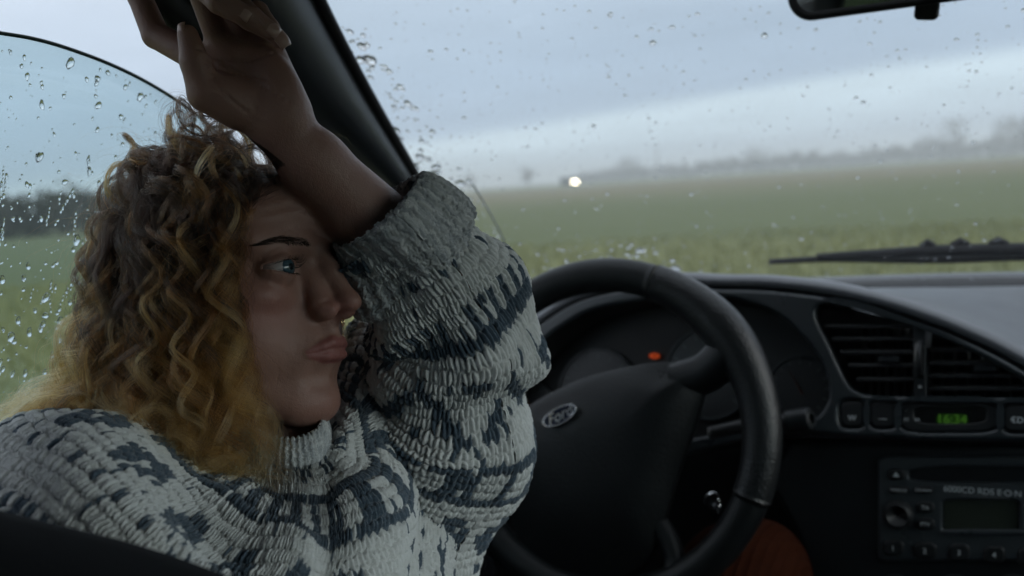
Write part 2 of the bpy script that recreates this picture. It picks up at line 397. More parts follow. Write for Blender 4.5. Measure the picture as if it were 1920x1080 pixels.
for sx_ in (-1, 1):
    for yy in (-1.35, 1.35):
        P = [(sx_*.72, yy, .34), (sx_*.93, yy, .34)]; tube('wheel', P, .34, M_RUBBER, van, 18)
    P = [(sx_*.60, 2.02, vp[2]-.1), (sx_*.60, 2.20, vp[2]-.1)]; tube('headlamp', P, .30, glowing('lit headlamp', (1.0, .86, .62), 30.0) if sx_ < 0 else bpy.data.materials['lit headlamp'], van, 14)
# ------------------------------------------------------------------ the car
car = tag(empty('parked_car', (0, .6, 0)), 'rain-spotted dark car seen from inside its cabin, steering wheel and dashboard ahead', 'car')
car.location = (0, 0, 0)
def xs(z): return -.700+(z-.93)*.27          # side glass plane (left), leaning in
def side(p): return p[0]-xs(p[2])
# pillar edges
PR = [at_f(px, py, lambda p: p[0]-(xs(p[2])+.035)) for px, py in ((588, -16), (640, 88), (701, 200), (768, 316), (815, 402))]
PL = [at_f(px, py, side) for px, py in ((262, -30), (352, 55), (450, 150), (575, 250), (685, 345))]
PR = np.array(PR); PL = np.array(PL)
_k = np.polyfit(PR[:, 2], PR[:, 1], 1)
def ws_y(x, z):                               # windscreen surface
    xe = xs(z)+.03; return _k[0]*z+_k[1]+.20*(1-(x/xe)**2)
def wsf(p): return p[1]-ws_y(p[0], p[2])
print('PR', PR.round(3), 'PL', PL.round(3), 'ws base y', ws_y(0, .93), ws_y(-.66, .93))
ZR = PR[0][2]+.03                              # roof edge height at the windscreen top
# pillar trim
ns, nt = 24, 16
SL = spline(np.vstack([PL[0]+(PL[0]-PL[1])*1.2, PL]), ns); SR = spline(np.vstack([PR[0]+(PR[0]-PR[1])*1.0, PR]), ns)
V = []
for i in range(ns):
    ax = SR[i]-SL[i]; inn = np.array([.75, -.6, 0]); inn /= np.linalg.norm(inn)
    for j in range(nt):
        t = j/(nt-1); b = .038*(1-abs(2*t-1)**2.2)+.016*math.exp(-((t-.30)/.08)**2)*0
        V.append(SL[i]+ax*t+inn*b)
    for j in range(nt):
        t = 1-j/(nt-1); V.append(SL[i]+ax*t-inn*.03)
mesh('pillar_trim', V, grid_faces(ns, 2*nt, False, True), M_TRIM, car)
V = [np.array(v)*[-1, 1, 1] for v in V]; mesh('pillar_trim', V, grid_faces(ns, 2*nt, False, True)[:, ::-1], M_TRIM, car)
for sgn in (1, -1):
    tube('rubber_seal', SR*[sgn, 1, 1]+[sgn*.004, -.006, 0], .0075, M_RUBBER, car, 8)
for sgn in (1, -1):
    tube('door_edge_cover', SL*[sgn, 1, 1]+[sgn*.006, -.004, 0], .017, M_RUBBER, car, 10)  # black tube added to cover the pillar edge lit green from outside
    tube('door_frame', spline([SL[3]*[sgn, 1, 1], SL[0]*[sgn, 1, 1], np.array([sgn*(xs(ZR)), SL[0][1]-.12, ZR-.004]), np.array([sgn*xs(ZR), .2, ZR+.004]), np.array([sgn*xs(ZR), -.06, ZR])], 24), np.interp(np.linspace(0, 1, 24), [0, .3, 1], [.012, .026, .026]), M_RUBBER, car, 10)
# windscreen pane
zb, zt = .905, ZR+.02
nu, nv = 40, 24
def ws_pt(a, b, off=0):
    z = zb+(zt-zb)*b; x = a*(-xs(z)-.02); y = ws_y(x, z); n_ = np.array([0, 1, -_k[0]]); n_ = n_/np.linalg.norm(n_); return np.array([x, y, z])+n_*off
V = [ws_pt(-1+2*i/(nu-1), j/(nv-1)) for i in range(nu) for j in range(nv)]+[ws_pt(-1+2*i/(nu-1), j/(nv-1), .005) for i in range(nu) for j in range(nv)]
g = grid_faces(nu, nv); per = [i*nv for i in range(nu)]+[(nu-1)*nv+j for j in range(1, nv)]+[i*nv+nv-1 for i in range(nu-2, -1, -1)]+[j for j in range(nv-2, 0, -1)]
F = g[:, ::-1].tolist()+(g+nu*nv).tolist()+[[per[i], per[(i+1) % len(per)], per[(i+1) % len(per)]+nu*nv, per[i]+nu*nv] for i in range(len(per))]
M_WS = pane('windscreen glass', (.95, .97, .975)); windscreen = mesh('windscreen', V, F, M_WS, car)
# driver's door pane, wound part of the way down
TOP = [(-420, 10), (-200, 28), (-80, 46), (0, 62), (60, 72), (120, 88), (200, 117), (270, 150), (335, 189), (385, 226), (425, 262), (470, 306), (520, 356)]
tp = spline([at_f(px, py, side) for px, py in TOP], 60)
V = []; off = np.array([-1, 0, .27])/math.hypot(1, .27)*.0042
for k in range(60):
    for j in range(10):
        z = .80+(tp[k][2]-.80)*(j/9)**.7; V.append(np.array([xs(z), tp[k][1], z]))
nV = len(V); V += [v+off for v in V]; g = grid_faces(60, 10); per = [i*10 for i in range(60)]+[590+j for j in range(1, 10)]+[i*10+9 for i in range(58, -1, -1)]+[j for j in range(8, 0, -1)]
F = g.tolist()+(g[:, ::-1]+nV).tolist()+[[per[i], per[i]+nV, per[(i+1) % len(per)]+nV, per[(i+1) % len(per)]] for i in range(len(per))]
M_SG = pane('tinted door glass', (.835, .905, .915)); door_window = mesh('door_window', V, F, M_SG, car)
tube('ground_edge', tp+off*.5, .0015, plain('ground glass edge', (.05, .10, .10), .3), door_window, 6)
# shell: tub, roof, pillars, doors
mb = MB()
for s in (-1, 1):
    mb.box((s*.745, -.35, .62), (.06, 3.6, .60))
mb.box((0, -2.1, .62), (1.5, .06, .60)); mb.box((0, -.3, .30), (1.43, 3.5, .06)); mb.box((0, 1.44, .60), (1.43, .04, .56))
mb.build('body_shell', M_BODY, car)
V = []; rx = 22; ry = 26; y0, y1 = -1.45, None
for i in range(rx):
    for j in range(ry):
        x = -1+2*i/(rx-1); z = ZR+.02-.055*abs(x)**3; xx = x*(-xs(z)+.0); yf = ws_y(xx, z)-.0; t = j/(ry-1); y = yf+(-1.5-yf)*t
        V.append((xx, y, z+.035*math.sin(math.pi*min(1, t*1.1+.0))))
V = np.array(V); n_ = len(V); V = np.vstack([V, V+[0, 0, .035]]); g = grid_faces(rx, ry)
per = [i*ry for i in range(rx)]+[(rx-1)*ry+j for j in range(1, ry)]+[i*ry+ry-1 for i in range(rx-2, -1, -1)]+[j for j in range(ry-2, 0, -1)]
F = g[:, ::-1].tolist()+(g+n_).tolist()+[[per[i], per[(i+1) % len(per)], per[(i+1) % len(per)]+n_, per[i]+n_] for i in range(len(per))]
mesh('headliner', V, F, M_LINER, car)
for s in (-1, 1):
    a = np.array([s*-xs(.9), .02, .9]); b = np.array([s*-xs(ZR), -.06, ZR+.01]); tube('door_pillar', [a, b], [.055, .05], M_TRIM, car, 8)
    a = np.array([s*.69, -1.95, .9]); b = np.array([s*.56, -1.35, ZR+.01]); tube('rear_pillar', [a, b], [.09, .07], M_TRIM, car, 8)
for s in (-1, 1):
    o = MB(); o.box((s*.69, .45, .64), (.05, 1.25, .50)); bevel(o.build('door_panel', M_DASH, car), .02)
o = MB(); o.box((0, -1.42, .62), (1.3, .12, .62)); bevel(o.build('rear_seat', plastic('seat cloth', (.03, .032, .036), .95, 700, .5, .1), car), .05)
o = MB(); o.box((0, 2.0, .80), (1.45, .85, .04)); bevel(o.build('bonnet', M_BODY, car), .02)
# other windows: clear on the passenger's side, dark tint behind added to cut light
M_CUTGLASS = pane('light-cutting glass', (.34, .40, .41)); M_CG = pane('passenger glass', (.86, .93, .935))
def flat_pane(name, P, mat):
    P = np.array(P, float); n_ = np.cross(P[1]-P[0], P[2]-P[0]); n_ /= np.linalg.norm(n_); V = np.vstack([P, P+n_*.004])
    return mesh(name, V, [(3, 2, 1, 0), (4, 5, 6, 7)]+[(i, (i+1) % 4, (i+1) % 4+4, i+4) for i in range(4)], mat, car, False)
zA, zB = .86, ZR-.03; xA, xB = -xs(zA)-.004, -xs(zB)-.004
flat_pane('door_window', [(xA, .03, zA), (xA, 1.30, zA), (xB, .72, zB), (xB, -.05, zB)], M_CG)
flat_pane('rear_door_window', [(xA, -1.85, zA), (xA, .02, zA), (xB, -.06, zB), (xB, -1.32, zB)], M_CUTGLASS)
flat_pane('rear_door_window', [(-xA, .02, zA), (-xA, -1.85, zA), (-xB, -1.32, zB), (-xB, -.06, zB)], M_CUTGLASS)
flat_pane('rear_window', [(-.62, -1.98, .88), (.62, -1.98, .88), (.53, -1.40, ZR), (-.53, -1.40, ZR)], M_CUTGLASS)
# ---- driver's and passenger's seats
M_SEAT = plastic('dark seat cloth', (.012, .013, .015), .95, 800, .5, .1)
def seat(cx, top):
    st = empty('front_seat', None, car)
    prof = np.array(top); n_ = 40; P = spline(prof, n_); V = []; 
    for i in range(n_):
        p_ = P[i]; 
        for j in range(14):
            a = 2*math.pi*j/14; V.append(p_+np.array([0, .05*math.cos(a), .045*math.sin(a)]))
    mesh('backrest_bolster', V, grid_faces(n_, 14, False, True), M_SEAT, st)
    mb = MB(); mb.box((cx, .20, .66), (.40, .09, .44)); bevel(mb.build('backrest', M_SEAT, st), .035)
    mb = MB(); mb.box((cx, .50, .47), (.48, .50, .12)); bevel(mb.build('seat_cushion', M_SEAT, st), .045)
    return st
D0 = .40
topline = [at(-260, 930, D0+.02), at(-120, 945, D0+.01), at(0, 975, D0), at(150, 1012, D0), at(290, 1058, D0), at(380, 1100, D0), at(440, 1180, D0), at(470, 1320, D0), at(480, 1600, D0)]
topline = [p_-CU*.046 for p_ in topline]
seat(-.40, topline); seat(.40, [(-p_[0], p_[1]-.18, p_[2]) for p_ in topline])

# ---- dashboard
FP = Plane((-.10, 1.13, .92), (-.10, -.96, .24), (1, 0, 0))
ARCH = [(905, 800), (925, 720), (960, 655), (1010, 605), (1080, 562), (1170, 540), (1260, 533), (1345, 537), (1430, 539), (1540, 551), (1640, 573), (1740, 605), (1840, 647), (1920, 690), (2010, 750), (2080, 810)]
arch = spline(FP.uvs(ARCH), 72)
tn = np.gradient(arch, axis=0); tn /= np.linalg.norm(tn, axis=1)[:, None]; an = np.stack([-tn[:, 1], tn[:, 0]], -1)
V = []; prof_n = 0
def wbase(x): x = max(-.68, min(.68, x)); return np.array([x, ws_y(x, .93)-.012, .93])
for i in range(72):
    q = arch[i]; o_ = an[i]; P0 = FP.pt(*q)
    end = wbase(P0[0]*1.12); 
    zc = at_plane(1800, 536, (0, ws_y(0, .93), 0), (0, 1, 0))[2]
    end[2] = zc+.0
    pr = [FP.pt(*(q-o_*.004), -.045), FP.pt(*(q+o_*.001), -.012), FP.pt(*(q+o_*.004), -.006), FP.pt(*(q+o_*.010), -.006), FP.pt(*(q+o_*.0165), -.018), FP.pt(*(q+o_*.020), -.045), FP.pt(*(q+o_*.0195), -.09)]
    mid = pr[-1]*.5+end*.5; mid[2] = max(mid[2], min(pr[-1][2], end[2]))*.7+mid[2]*.3
    sp = spline(pr+[mid, end, end+np.array([0, .03, -.03])], 40); V += list(sp)
mesh('dash_top', V, grid_faces(72, 40), M_PAD, car)
# fascia plate with openings for the dials, vents, switches and clock
outer = [tuple(a-b*.003) for a, b in zip(arch, an)]
lowL = FP.uvs([(2080, 828), (1920, 828), (1760, 826), (1600, 820), (1520, 812), (1440, 815), (1300, 850), (1100, 900), (960, 930), (905, 900)])
outer = outer+[tuple(a) for a in lowL]
clus = spline(FP.uvs([(935, 790), (955, 710), (1010, 646), (1060, 607), (1120, 578), (1240, 560), (1350, 556), (1440, 580), (1500, 625), (1540, 680), (1553, 735), (1545, 765), (1520, 785), (1440, 796), (1250, 830), (1080, 860), (970, 860)]), 90, True)
ventL = spline(FP.uvs([(1528, 590), (1548, 568), (1600, 572), (1680, 598), (1800, 648), (1900, 702), (1960, 745), (1940, 745), (1760, 744), (1640, 741), (1605, 733), (1585, 713), (1555, 650)]), 80, True)
def prect(plane, x0, y0, x1, y1, r):
    a = plane.uv(x0, y1); b = plane.uv(x1, y0); c = plane.uv(x0, y0); d = plane.uv(x1, y1)
    R0 = rrect(0, 0, 1, 1, r)
    return np.array([(a*(1-u)+d*u)*(1-v)+(c*(1-u)+b*u)*v for u, v in R0])
sw1 = prect(FP, 1572, 750, 1622, 803, .3); sw2 = prect(FP, 1628, 751, 1682, 804, .3); clk = prect(FP, 1686, 752, 1873, 811, .25); sw3 = prect(FP, 1878, 755, 1940, 812, .3)
plate('fascia', [outer, clus, ventL, sw1, sw2, clk, sw3], FP, -.014, 0, .005, M_FASCIA, car, 5)
plate('fascia_backing', [np.vstack([outer[:72][::4], lowL])], FP, -.125, -.115, .001, M_DARK, car)
# instrument cluster
M_DIAL = plain('dial face', (.012, .013, .014), .35)
ic = empty('instrument_cluster', None, car)
plate('cluster_face', [clus[::2]*.97+clus.mean(0)*.03], FP, -.075, -.07, .001, M_DARK, ic)
V = [FP.pt(*q, h) for h in (-.006, -.07) for q in clus]; mesh('cluster_hood', V, grid_faces(2, 90, False, True), M_DARK, ic)
for px, py, r in ((1500, 728, .036), (1330, 700, .055), (1120, 735, .055), (1000, 770, .034)):
    c0 = at_plane(px, py, FP.pt(0, 0, -.062), FP.n)-FP.p; c0 = np.array([c0@FP.x, c0@FP.y])
    plate('gauge_dial', [circle(*c0, r)], FP, -.069, -.062, .001, M_DIAL, ic)
    plate('gauge_ring', [circle(*c0, r+.003), circle(*c0, r)], FP, -.066, -.0595, .0008, M_FASCIA, ic)
    mbk = MB()
    for k in range(13):
        a = R_(225-22.5*k); c, s = math.cos(a), math.sin(a)
        q = [FP.pt(c0[0]+c*r*f+wd*s*.0006, c0[1]+s*r*f-wd*c*.0006, -.0612) for f in (.80, .93) for wd in (-1, 1)]; mbk.add(q, [(0, 1, 3, 2)])
    mbk.build('gauge_marks', plain('gauge print', (.10, .11, .11), .5) if 'gauge print' not in bpy.data.materials else bpy.data.materials['gauge print'], ic)
    a = R_(215 if r > .05 else 120); d_ = np.array([math.cos(a), math.sin(a)]); e_ = np.array([-d_[1], d_[0]])*.0011
    mbk = MB(); mbk.add([FP.pt(*(c0-d_*.008+e_), -.058), FP.pt(*(c0-d_*.008-e_), -.058), FP.pt(*(c0+d_*r*.85), -.058), FP.pt(*c0, -.056)], [(0, 1, 2), (0, 3, 1), (1, 3, 2), (2, 3, 0)]); mbk.build('needle', plain('needle', (.10, .03, .015), .5) if 'needle' not in bpy.data.materials else bpy.data.materials['needle'], ic)
c0 = at_plane(1225, 667, FP.pt(0, 0, -.06), FP.n)-FP.p; c0 = np.array([c0@FP.x, c0@FP.y])
M_RED = glowing('warning lamp', (1.0, .13, .02), .20)
plate('warning_light', [circle(*c0, .0042, 6), circle(*c0, .0026, 14)], FP, -.068, -.0595, .0004, M_RED, ic)
for sx_ in (-1, 1): plate('warning_light', [rrect(c0[0]+sx_*.0052-.0005, c0[1]-.0022, c0[0]+sx_*.0052+.0005, c0[1]+.0022, .0003)], FP, -.068, -.0595, .0002, M_RED, ic)
# air vents: two mouths with slats and the thumb wheel between them
cx0, cx1 = FP.uv(1712, 700)[0], FP.uv(1735, 700)[0]
cent = rrect(cx0, FP.uv(1720, 744)[1]-.002, cx1, FP.uv(1722, 606)[1], .003)
plate('vent_divider', [cent], FP, -.05, -.004, .0015, M_DASH, car)
tw = (cx0+cx1)/2; twv = FP.uv(1722, 672)[1]
V, F = tube_arrays([FP.pt(tw-.0032, twv, -.012), FP.pt(tw+.0032, twv, -.012)], .022, 32); wheel_ = mesh('vent_thumb_wheel', V, F, M_BTN, car)
for py, txt in ((620, 'o'), (728, '*')): text('vent_symbol', txt, FP, tw, FP.uv(1720, py)[1], -.0036, .009, M_PRINT if py > 700 else M_DASH, car)
def vent(x0, x1, rows, tab):
    av = empty('air_vent', None, car)
    for py in rows:
        a, b = FP.uv(x0(py), py), FP.uv(x1(py), py); mb = MB()
        q = [FP.pt(*p_, h) for p_ in (a, b) for h in (-.014, -.034)]; dn = FP.y*.0022
        mb.add([q[0]+dn, q[1]+dn*2.2, q[2]+dn, q[3]+dn*2.2, q[0]-dn, q[1]+dn*.4, q[2]-dn, q[3]+dn*.4], [(0, 2, 3, 1), (4, 5, 7, 6), (0, 4, 6, 2), (1, 3, 7, 5), (0, 1, 5, 4), (2, 6, 7, 3)])
        bevel(mb.build('slat', M_BTN, av), .0012, 2)
    u, v = FP.uv(*tab); plate('slider_tab', [rrect(u-.011, v-.0035, u+.011, v+.0035, .002)], FP, -.03, -.010, .0012, M_DASH, av)
    for k in range(7):
        u0 = FP.uv(x0(700)+(x1(700)-x0(700))*(k+.5)/7, 660)[0]; va, vb = FP.uv(0, rows[0])[1]*0+FP.uv(x0(650)+40, rows[0]-8)[1], FP.uv(x0(650)+40, 742)[1]
        plate('vane', [rrect(u0-.0007, vb, u0+.0007, va, .0003)], FP, -.07, -.04, .0002, M_DARK, av)
vent(lambda y: 1532+max(0, y-600)*.62, lambda y: 1708, (610, 634, 659, 684, 711), (1664, 673))
vent(lambda y: 1738, lambda y: min(1960, 1738+(y-612)*2.1), (655, 680, 704, 728), (1846, 690))
# switches and clock
def switch(loop, label, px, py):
    sw = empty('switch', None, car); c = loop.mean(0)
    plate('switch_cap', [c+(loop-c)*.93], FP, -.02, -.002, .003, M_BTN, sw)
    text('switch_symbol', label, FP, *FP.uv(px, py), -.0017, .0085, M_PRINT, sw)
switch(sw1, 'W', 1597, 784); switch(sw2, '\u2014', 1655, 785); switch(sw3, '\u20acD', 1907, 788)
ck = empty('clock', None, car); plate('clock_bezel', [clk*.97+clk.mean(0)*.03, prect(FP, 1712, 762, 1848, 794, .3)], FP, -.016, -.004, .002, M_BTN, ck)
plate('clock_face', [clk*.95+clk.mean(0)*.05], FP, -.026, -.018, .001, M_DARK, ck)
plate('clock_display', [prect(FP, 1752, 776, 1811, 796, .3)], FP, -.0178, -.0140, .0003, glowing('green display', (.08, .34, .015), .026), ck)
text('clock_digits', '16:34', FP, *FP.uv(1781, 786.5), -.0135, .0135, glowing('green digits', (.25, .75, .06), .06), ck, weight=.0002)
for px, py, tx in ((1698, 767, '.'), (1698, 787, 'M'), (1719, 787, 'H')): text('clock_print', tx, FP, *FP.uv(px, py), -.0036, .006, M_PRINT, ck)
# lower console and radio
LP = Plane(FP.pt(*FP.uv(1700, 835), -.03), (-.08, -.985, .15), (1, 0, 0))
plate('console_panel', [LP.uvs([(1480, 828), (2080, 840), (2080, 1300), (1640, 1300), (1560, 1200), (1490, 1000), (1440, 900)])], LP, -.05, 0, .008, M_DASH, car)
plate('knee_panel', [LP.uvs([(880, 870), (1480, 836), (1500, 1000), (1560, 1300), (880, 1300)])], LP, -.12, -.06, .01, M_DARK, car)
rd = empty('radio', None, car); M_RAD = plastic('radio plastic', (.045, .052, .056), .30, 1400, .1, .5)
def lp(x0, y0, x1, y1, r): return prect(LP, x0, y0, x1, y1, r)
slot = lp(1705, 874, 2040, 904, .3); disp = lp(1768, 936, 1911, 996, .12)
face = lp(1647, 856, 2045, 1050, .05)
plate('radio_face', [face, slot, disp], LP, -.02, .006, .003, M_RAD, rd, 4)
plate('radio_backing', [lp(1650, 858, 2040, 1046, .03)], LP, -.03, -.006, .001, M_DARK, rd)
plate('radio_display', [disp*.98+disp.mean(0)*.02], LP, -.006, .0012, .0004, plain('dead lcd', (.035, .042, .030), .2), rd)
plate('radio_lip', [lp(1765, 990, 1935, 1000, .3)], LP, .004, .0095, .002, M_RAD, rd)
for (x0, y0, x1, y1, s, tx) in ((1667, 877, 1699, 899, .007, '\u25b2'), (1668, 910, 1707, 924, .0042, 'TAPE/CD'), (1716, 910, 1752, 924, .0042, 'CD/AUX'), (1720, 939, 1754, 960, .006, 'TA'), (1720, 969, 1754, 992, .0055, 'PTY'),
                              (1657, 1010, 1697, 1040, .008, '1'), (1714, 1014, 1758, 1046, .008, '2'), (1780, 1017, 1820, 1050, .008, '3'), (1845, 1021, 1886, 1054, .008, '4'), (1908, 1024, 1950, 1058, .008, '5')):
    b = lp(x0, y0, x1, y1, .35); plate('radio_button', [b], LP, -.004, .0098, .0028, M_BTN, rd); text('button_print', tx, LP, *b.mean(0), .0102, s, M_PRINT, rd)
k0 = LP.uv(1687, 962); V, F = tube_arrays([LP.pt(*k0, z) for z in (.003, .016, .0185, .0195)], [.0158, .0148, .0138, .011], 36); mesh('volume_knob', V, F, M_BTN, rd)
text('radio_lettering', '6000CD RDS E\u00b7O\u00b7N', LP, *LP.uv(1842, 920), .0063, .0088, M_PRINT, rd)
text('radio_lettering', 'CD CHANGER CONTROL', LP, *LP.uv(1848, 930), .0063, .0040, plain('faint print', (.16, .17, .17), .5), rd)
for k in range(3):
    q = LP.uv(1660+k*110, 1085); plate('heater_knob', [circle(q[0]+.012, q[1]-.012, .019)], LP, 0, .014, .004, M_BTN, rd)

# ---- steering wheel
WT = R_(14.2); WP = Plane((-.375, 1.013, CAMZ-.277), (0, -math.cos(WT), math.sin(WT)), (1, 0, 0))
sw = empty('steering_wheel', None, car)
def wuv(*a): return WP.uvs(a)
ang0 = [math.degrees(math.atan2(*WP.uv(px, py)[::-1])) for px, py in ((1237, 497), (1412, 935), (1330, 655), (1250, 1000))]
print('wheel angles', ang0, 'pad', wuv((985, 765), (1100, 703), (1200, 680), (1310, 676), (1320, 720), (1250, 900), (1240, 990), (1067, 780)).round(3))
a = np.linspace(0, 2*np.pi, 160, endpoint=False); RR = .175
def rim_arc(name, a0, a1, thick, mat, n=60):
    aa = np.linspace(R_(a0), R_(a1), n); P = np.array([WP.pt(RR*math.cos(t), RR*math.sin(t), 0) for t in aa])
    tube(name, P, np.array([thick(math.degrees(t)) for t in aa]), mat, sw, 20)
def grip(t):    # thicker hand grips
    return .0205+.0040*math.exp(-((t-38)/17)**2)
sA, sB = ang0[0], ang0[1]
rim_arc('rim', sA+.25, 360+sB-.25-(360 if sB > 0 else 0) if False else sA+200, lambda t: .0192, M_HORN, 90)
rim_arc('rim_grip', sB+.25, sA-.25, grip, M_WHEEL, 70)
rim_arc('rim', sA+200, 360+sB-.25, lambda t: .0188, M_HORN, 50)
padL = spline(wuv((968, 780), (985, 765), (1020, 742), (1100, 706), (1200, 683), (1262, 678), (1300, 677), (1313, 690), (1318, 730), (1300, 800), (1268, 890), (1240, 985), (1200, 1060), (1080, 1100), (990, 1060), (955, 960), (948, 860)), 96, True)
dim = WP.uv(1258, 702)
pillow('horn_pad', padL, WP, -.004, .030, M_HORN, sw, 14, 3.0, None, lambda u, v: -.004*math.exp(-((u-dim[0])/.022)**2-((v-dim[1])/.010)**2))
def spoke(pts, rads, name='spoke'):
    P = spline([WP.pt(*WP.uv(px, py), h) for px, py, h in pts], 24); r_ = np.interp(np.linspace(0, 1, 24), np.linspace(0, 1, len(rads)), rads); tube(name, P, r_, M_HORN, sw, 14)
spoke([(1260, 715, -.012), (1310, 702, -.010), (1345, 680, -.006), (1385, 640, 0)], [.021, .022, .023, .024])
spoke([(1205, 960, -.014), (1240, 1000, -.010), (1262, 1050, -.006), (1262, 1100, 0)], [.013, .012, .012, .015])
spoke([(1010, 790, -.012), (970, 800, -.008), (925, 800, -.004), (880, 800, 0)], [.016, .016, .017, .018])
q = WP.uv(1252, 703); text('horn_symbol', '\u25b7', WP, q[0], q[1], .0205, .010, M_DARK, sw, rot=.25)
# oval emblem
eu = WP.uv(1066, 780); ea = WP.uv(1097, 764)-eu; er = np.linalg.norm(ea); et = math.atan2(ea[1], ea[0]); c_, s_ = math.cos(et), math.sin(et)
def oval(f, n=48):
    a = np.linspace(0, 2*np.pi, n, endpoint=False); x = er*f*np.cos(a); y = er*f*.40*np.sin(a); return np.stack([eu[0]+x*c_-y*s_, eu[1]+x*s_+y*c_], -1)
plate('emblem_ring', [oval(1.0), oval(.90)], WP, .018, .0285, .0006, M_CHROME, sw)
plate('emblem_field', [oval(.91)], WP, .018, .0272, .0004, plain('dark blue enamel', (.008, .012, .03), .2), sw)
text('emblem_lettering', 'Ford', WP, eu[0], eu[1], .0275, .0165, M_CHROME, sw, shear=.35, rot=et)
# column, stalk, key
tube('steering_column', [WP.pt(0, 0, -.01), WP.pt(0, -.01, -.10)], [.05, .055], M_DARK, car, 20)
sk = empty('column_stalk', None, car)
P = spline([at(1330, 812, 1.12), at(1400, 798, 1.10), at(1460, 792, 1.085), at(1500, 788, 1.075)], 16); tube('stalk', P, np.linspace(.007, .0095, 16), M_BTN, sk, 12)
P = spline([at(1470, 791, 1.082), at(1480, 790, 1.08), at(1516, 785, 1.07), at(1522, 784, 1.068)], 10); tube('stalk_tip', P, [.0095, .012, .0125, .0125, .0125, .0125, .0125, .012, .010, .006], M_DASH, sk, 14)
ky = empty('ignition_key', None, car)
q = at(1339, 942, 1.10); V, F = tube_arrays([q+CF*.012, q-CF*.004], [.0095, .0075], 16); mesh('key_barrel', V, F, M_CHROME, ky)
kb = MB(); kb.box(q-CF*.012, (.003, .018, .016), np.stack([CR, -CF, CU], 1)); bevel(kb.build('key_bow', M_CHROME, ky), .001)
# ---- wiper and cowl (outside the glass)
def ws_out(px, py, off):
    p_ = at_f(px, py, wsf, .4, 4); n_ = np.array([0, 1, -_k[0]]); n_ = n_/np.linalg.norm(n_); return p_+n_*off
wp = empty('wiper', None, car)
tube('wiper_arm', spline([ws_out(1440, 509, .016), ws_out(1560, 506, .018), ws_out(1750, 510, .02), ws_out(1930, 506, .022), ws_out(2100, 502, .02)], 30), np.linspace(.004, .008, 30), M_RUBBER, wp, 8)
P = spline([ws_out(1530, 498, .014), ws_out(1640, 493, .014), ws_out(1760, 487, .014), ws_out(1930, 484, .014), ws_out(2080, 484, .014)], 40); tube('wiper_blade', P, np.interp(np.linspace(0, 1, 40), [0, .2, .5, 1], [.005, .007, .0085, .0085]), M_RUBBER, wp, 8)
P2 = P[14:]+np.array([0, 0, .007]); 
for k in range(6):
    s0 = P2[3+k*4]; s1 = P2[min(len(P2)-1, 5+k*4)]; tube('wiper_bracket', [s0, (s0+s1)/2+np.array([0, 0, .005]), s1], [.004, .0055, .004], M_RUBBER, wp, 8)
M_WET = Mat('wet black cowl'); _n = M_WET.noise(120, 3); M_WET.principled((.008, .008, .009, 1), .22, M_WET.bump(_n, .5, .004), .6)
zc = at_plane(1800, 536, (0, ws_y(0, .93), 0), (0, 1, 0))[2]
mb = MB(); cx = np.linspace(-.74, .74, 30)
V = [np.array([x, ws_y(x, .93)+o, zc+h]) for x in cx for o, h in ((-.004, -.03), (.012, .004), (.05, .012), (.12, .006), (.28, -.02), (.28, -.06))]
mesh('cowl_panel', V, grid_faces(30, 6), M_WET.m, car)
# ---- rear-view mirror
mr = empty('rear_view_mirror', None, car)
mc = at(1680, -22, .93); mn = CC+np.array([-.22, .05, .02])-mc; MP = Plane(mc, mn, CR)
tilt = math.atan2(*(MP.uv(1840, 0)-MP.uv(1560, 38))[::-1])
def mloop(inset, r):
    L = rrect(-.128+inset, -.034+inset, .128-inset, .034-inset, r, 8); c, s = math.cos(tilt), math.sin(tilt); return np.stack([L[:, 0]*c-L[:, 1]*s, L[:, 0]*s+L[:, 1]*c], -1)
MO = MP.uv(1500, 34); cc_ = mloop(0, .024); 
sh = MO-cc_[np.argmin(cc_@np.array([.5, 1]))]
plate('mirror_housing', [mloop(0, .024)+sh, mloop(.0085, .018)+sh], MP, -.03, .004, .004, M_RUBBER, mr)
plate('mirror_back', [mloop(.004, .02)+sh], MP, -.036, -.006, .004, M_RUBBER, mr)
MG = Mat('mirror glass'); MG.principled((.62, .63, .60, 1), .02, None, .5, 1.0)
plate('mirror_glass', [mloop(.008, .018)+sh], MP, -.004, .001, .0003, MG.m, mr)
q = MP.uv(1733, 26); plate('mirror_tab', [rrect(q[0]-.0105, q[1]-.006, q[0]+.0105, q[1]+.012, .005)], MP, -.016, -.004, .003, M_RUBBER, mr)
tube('mirror_stem', [MP.pt(*sh, -.03), MP.pt(*sh, -.03)+np.array([.0, .04, .06])], [.014, .018], M_RUBBER, mr, 12)
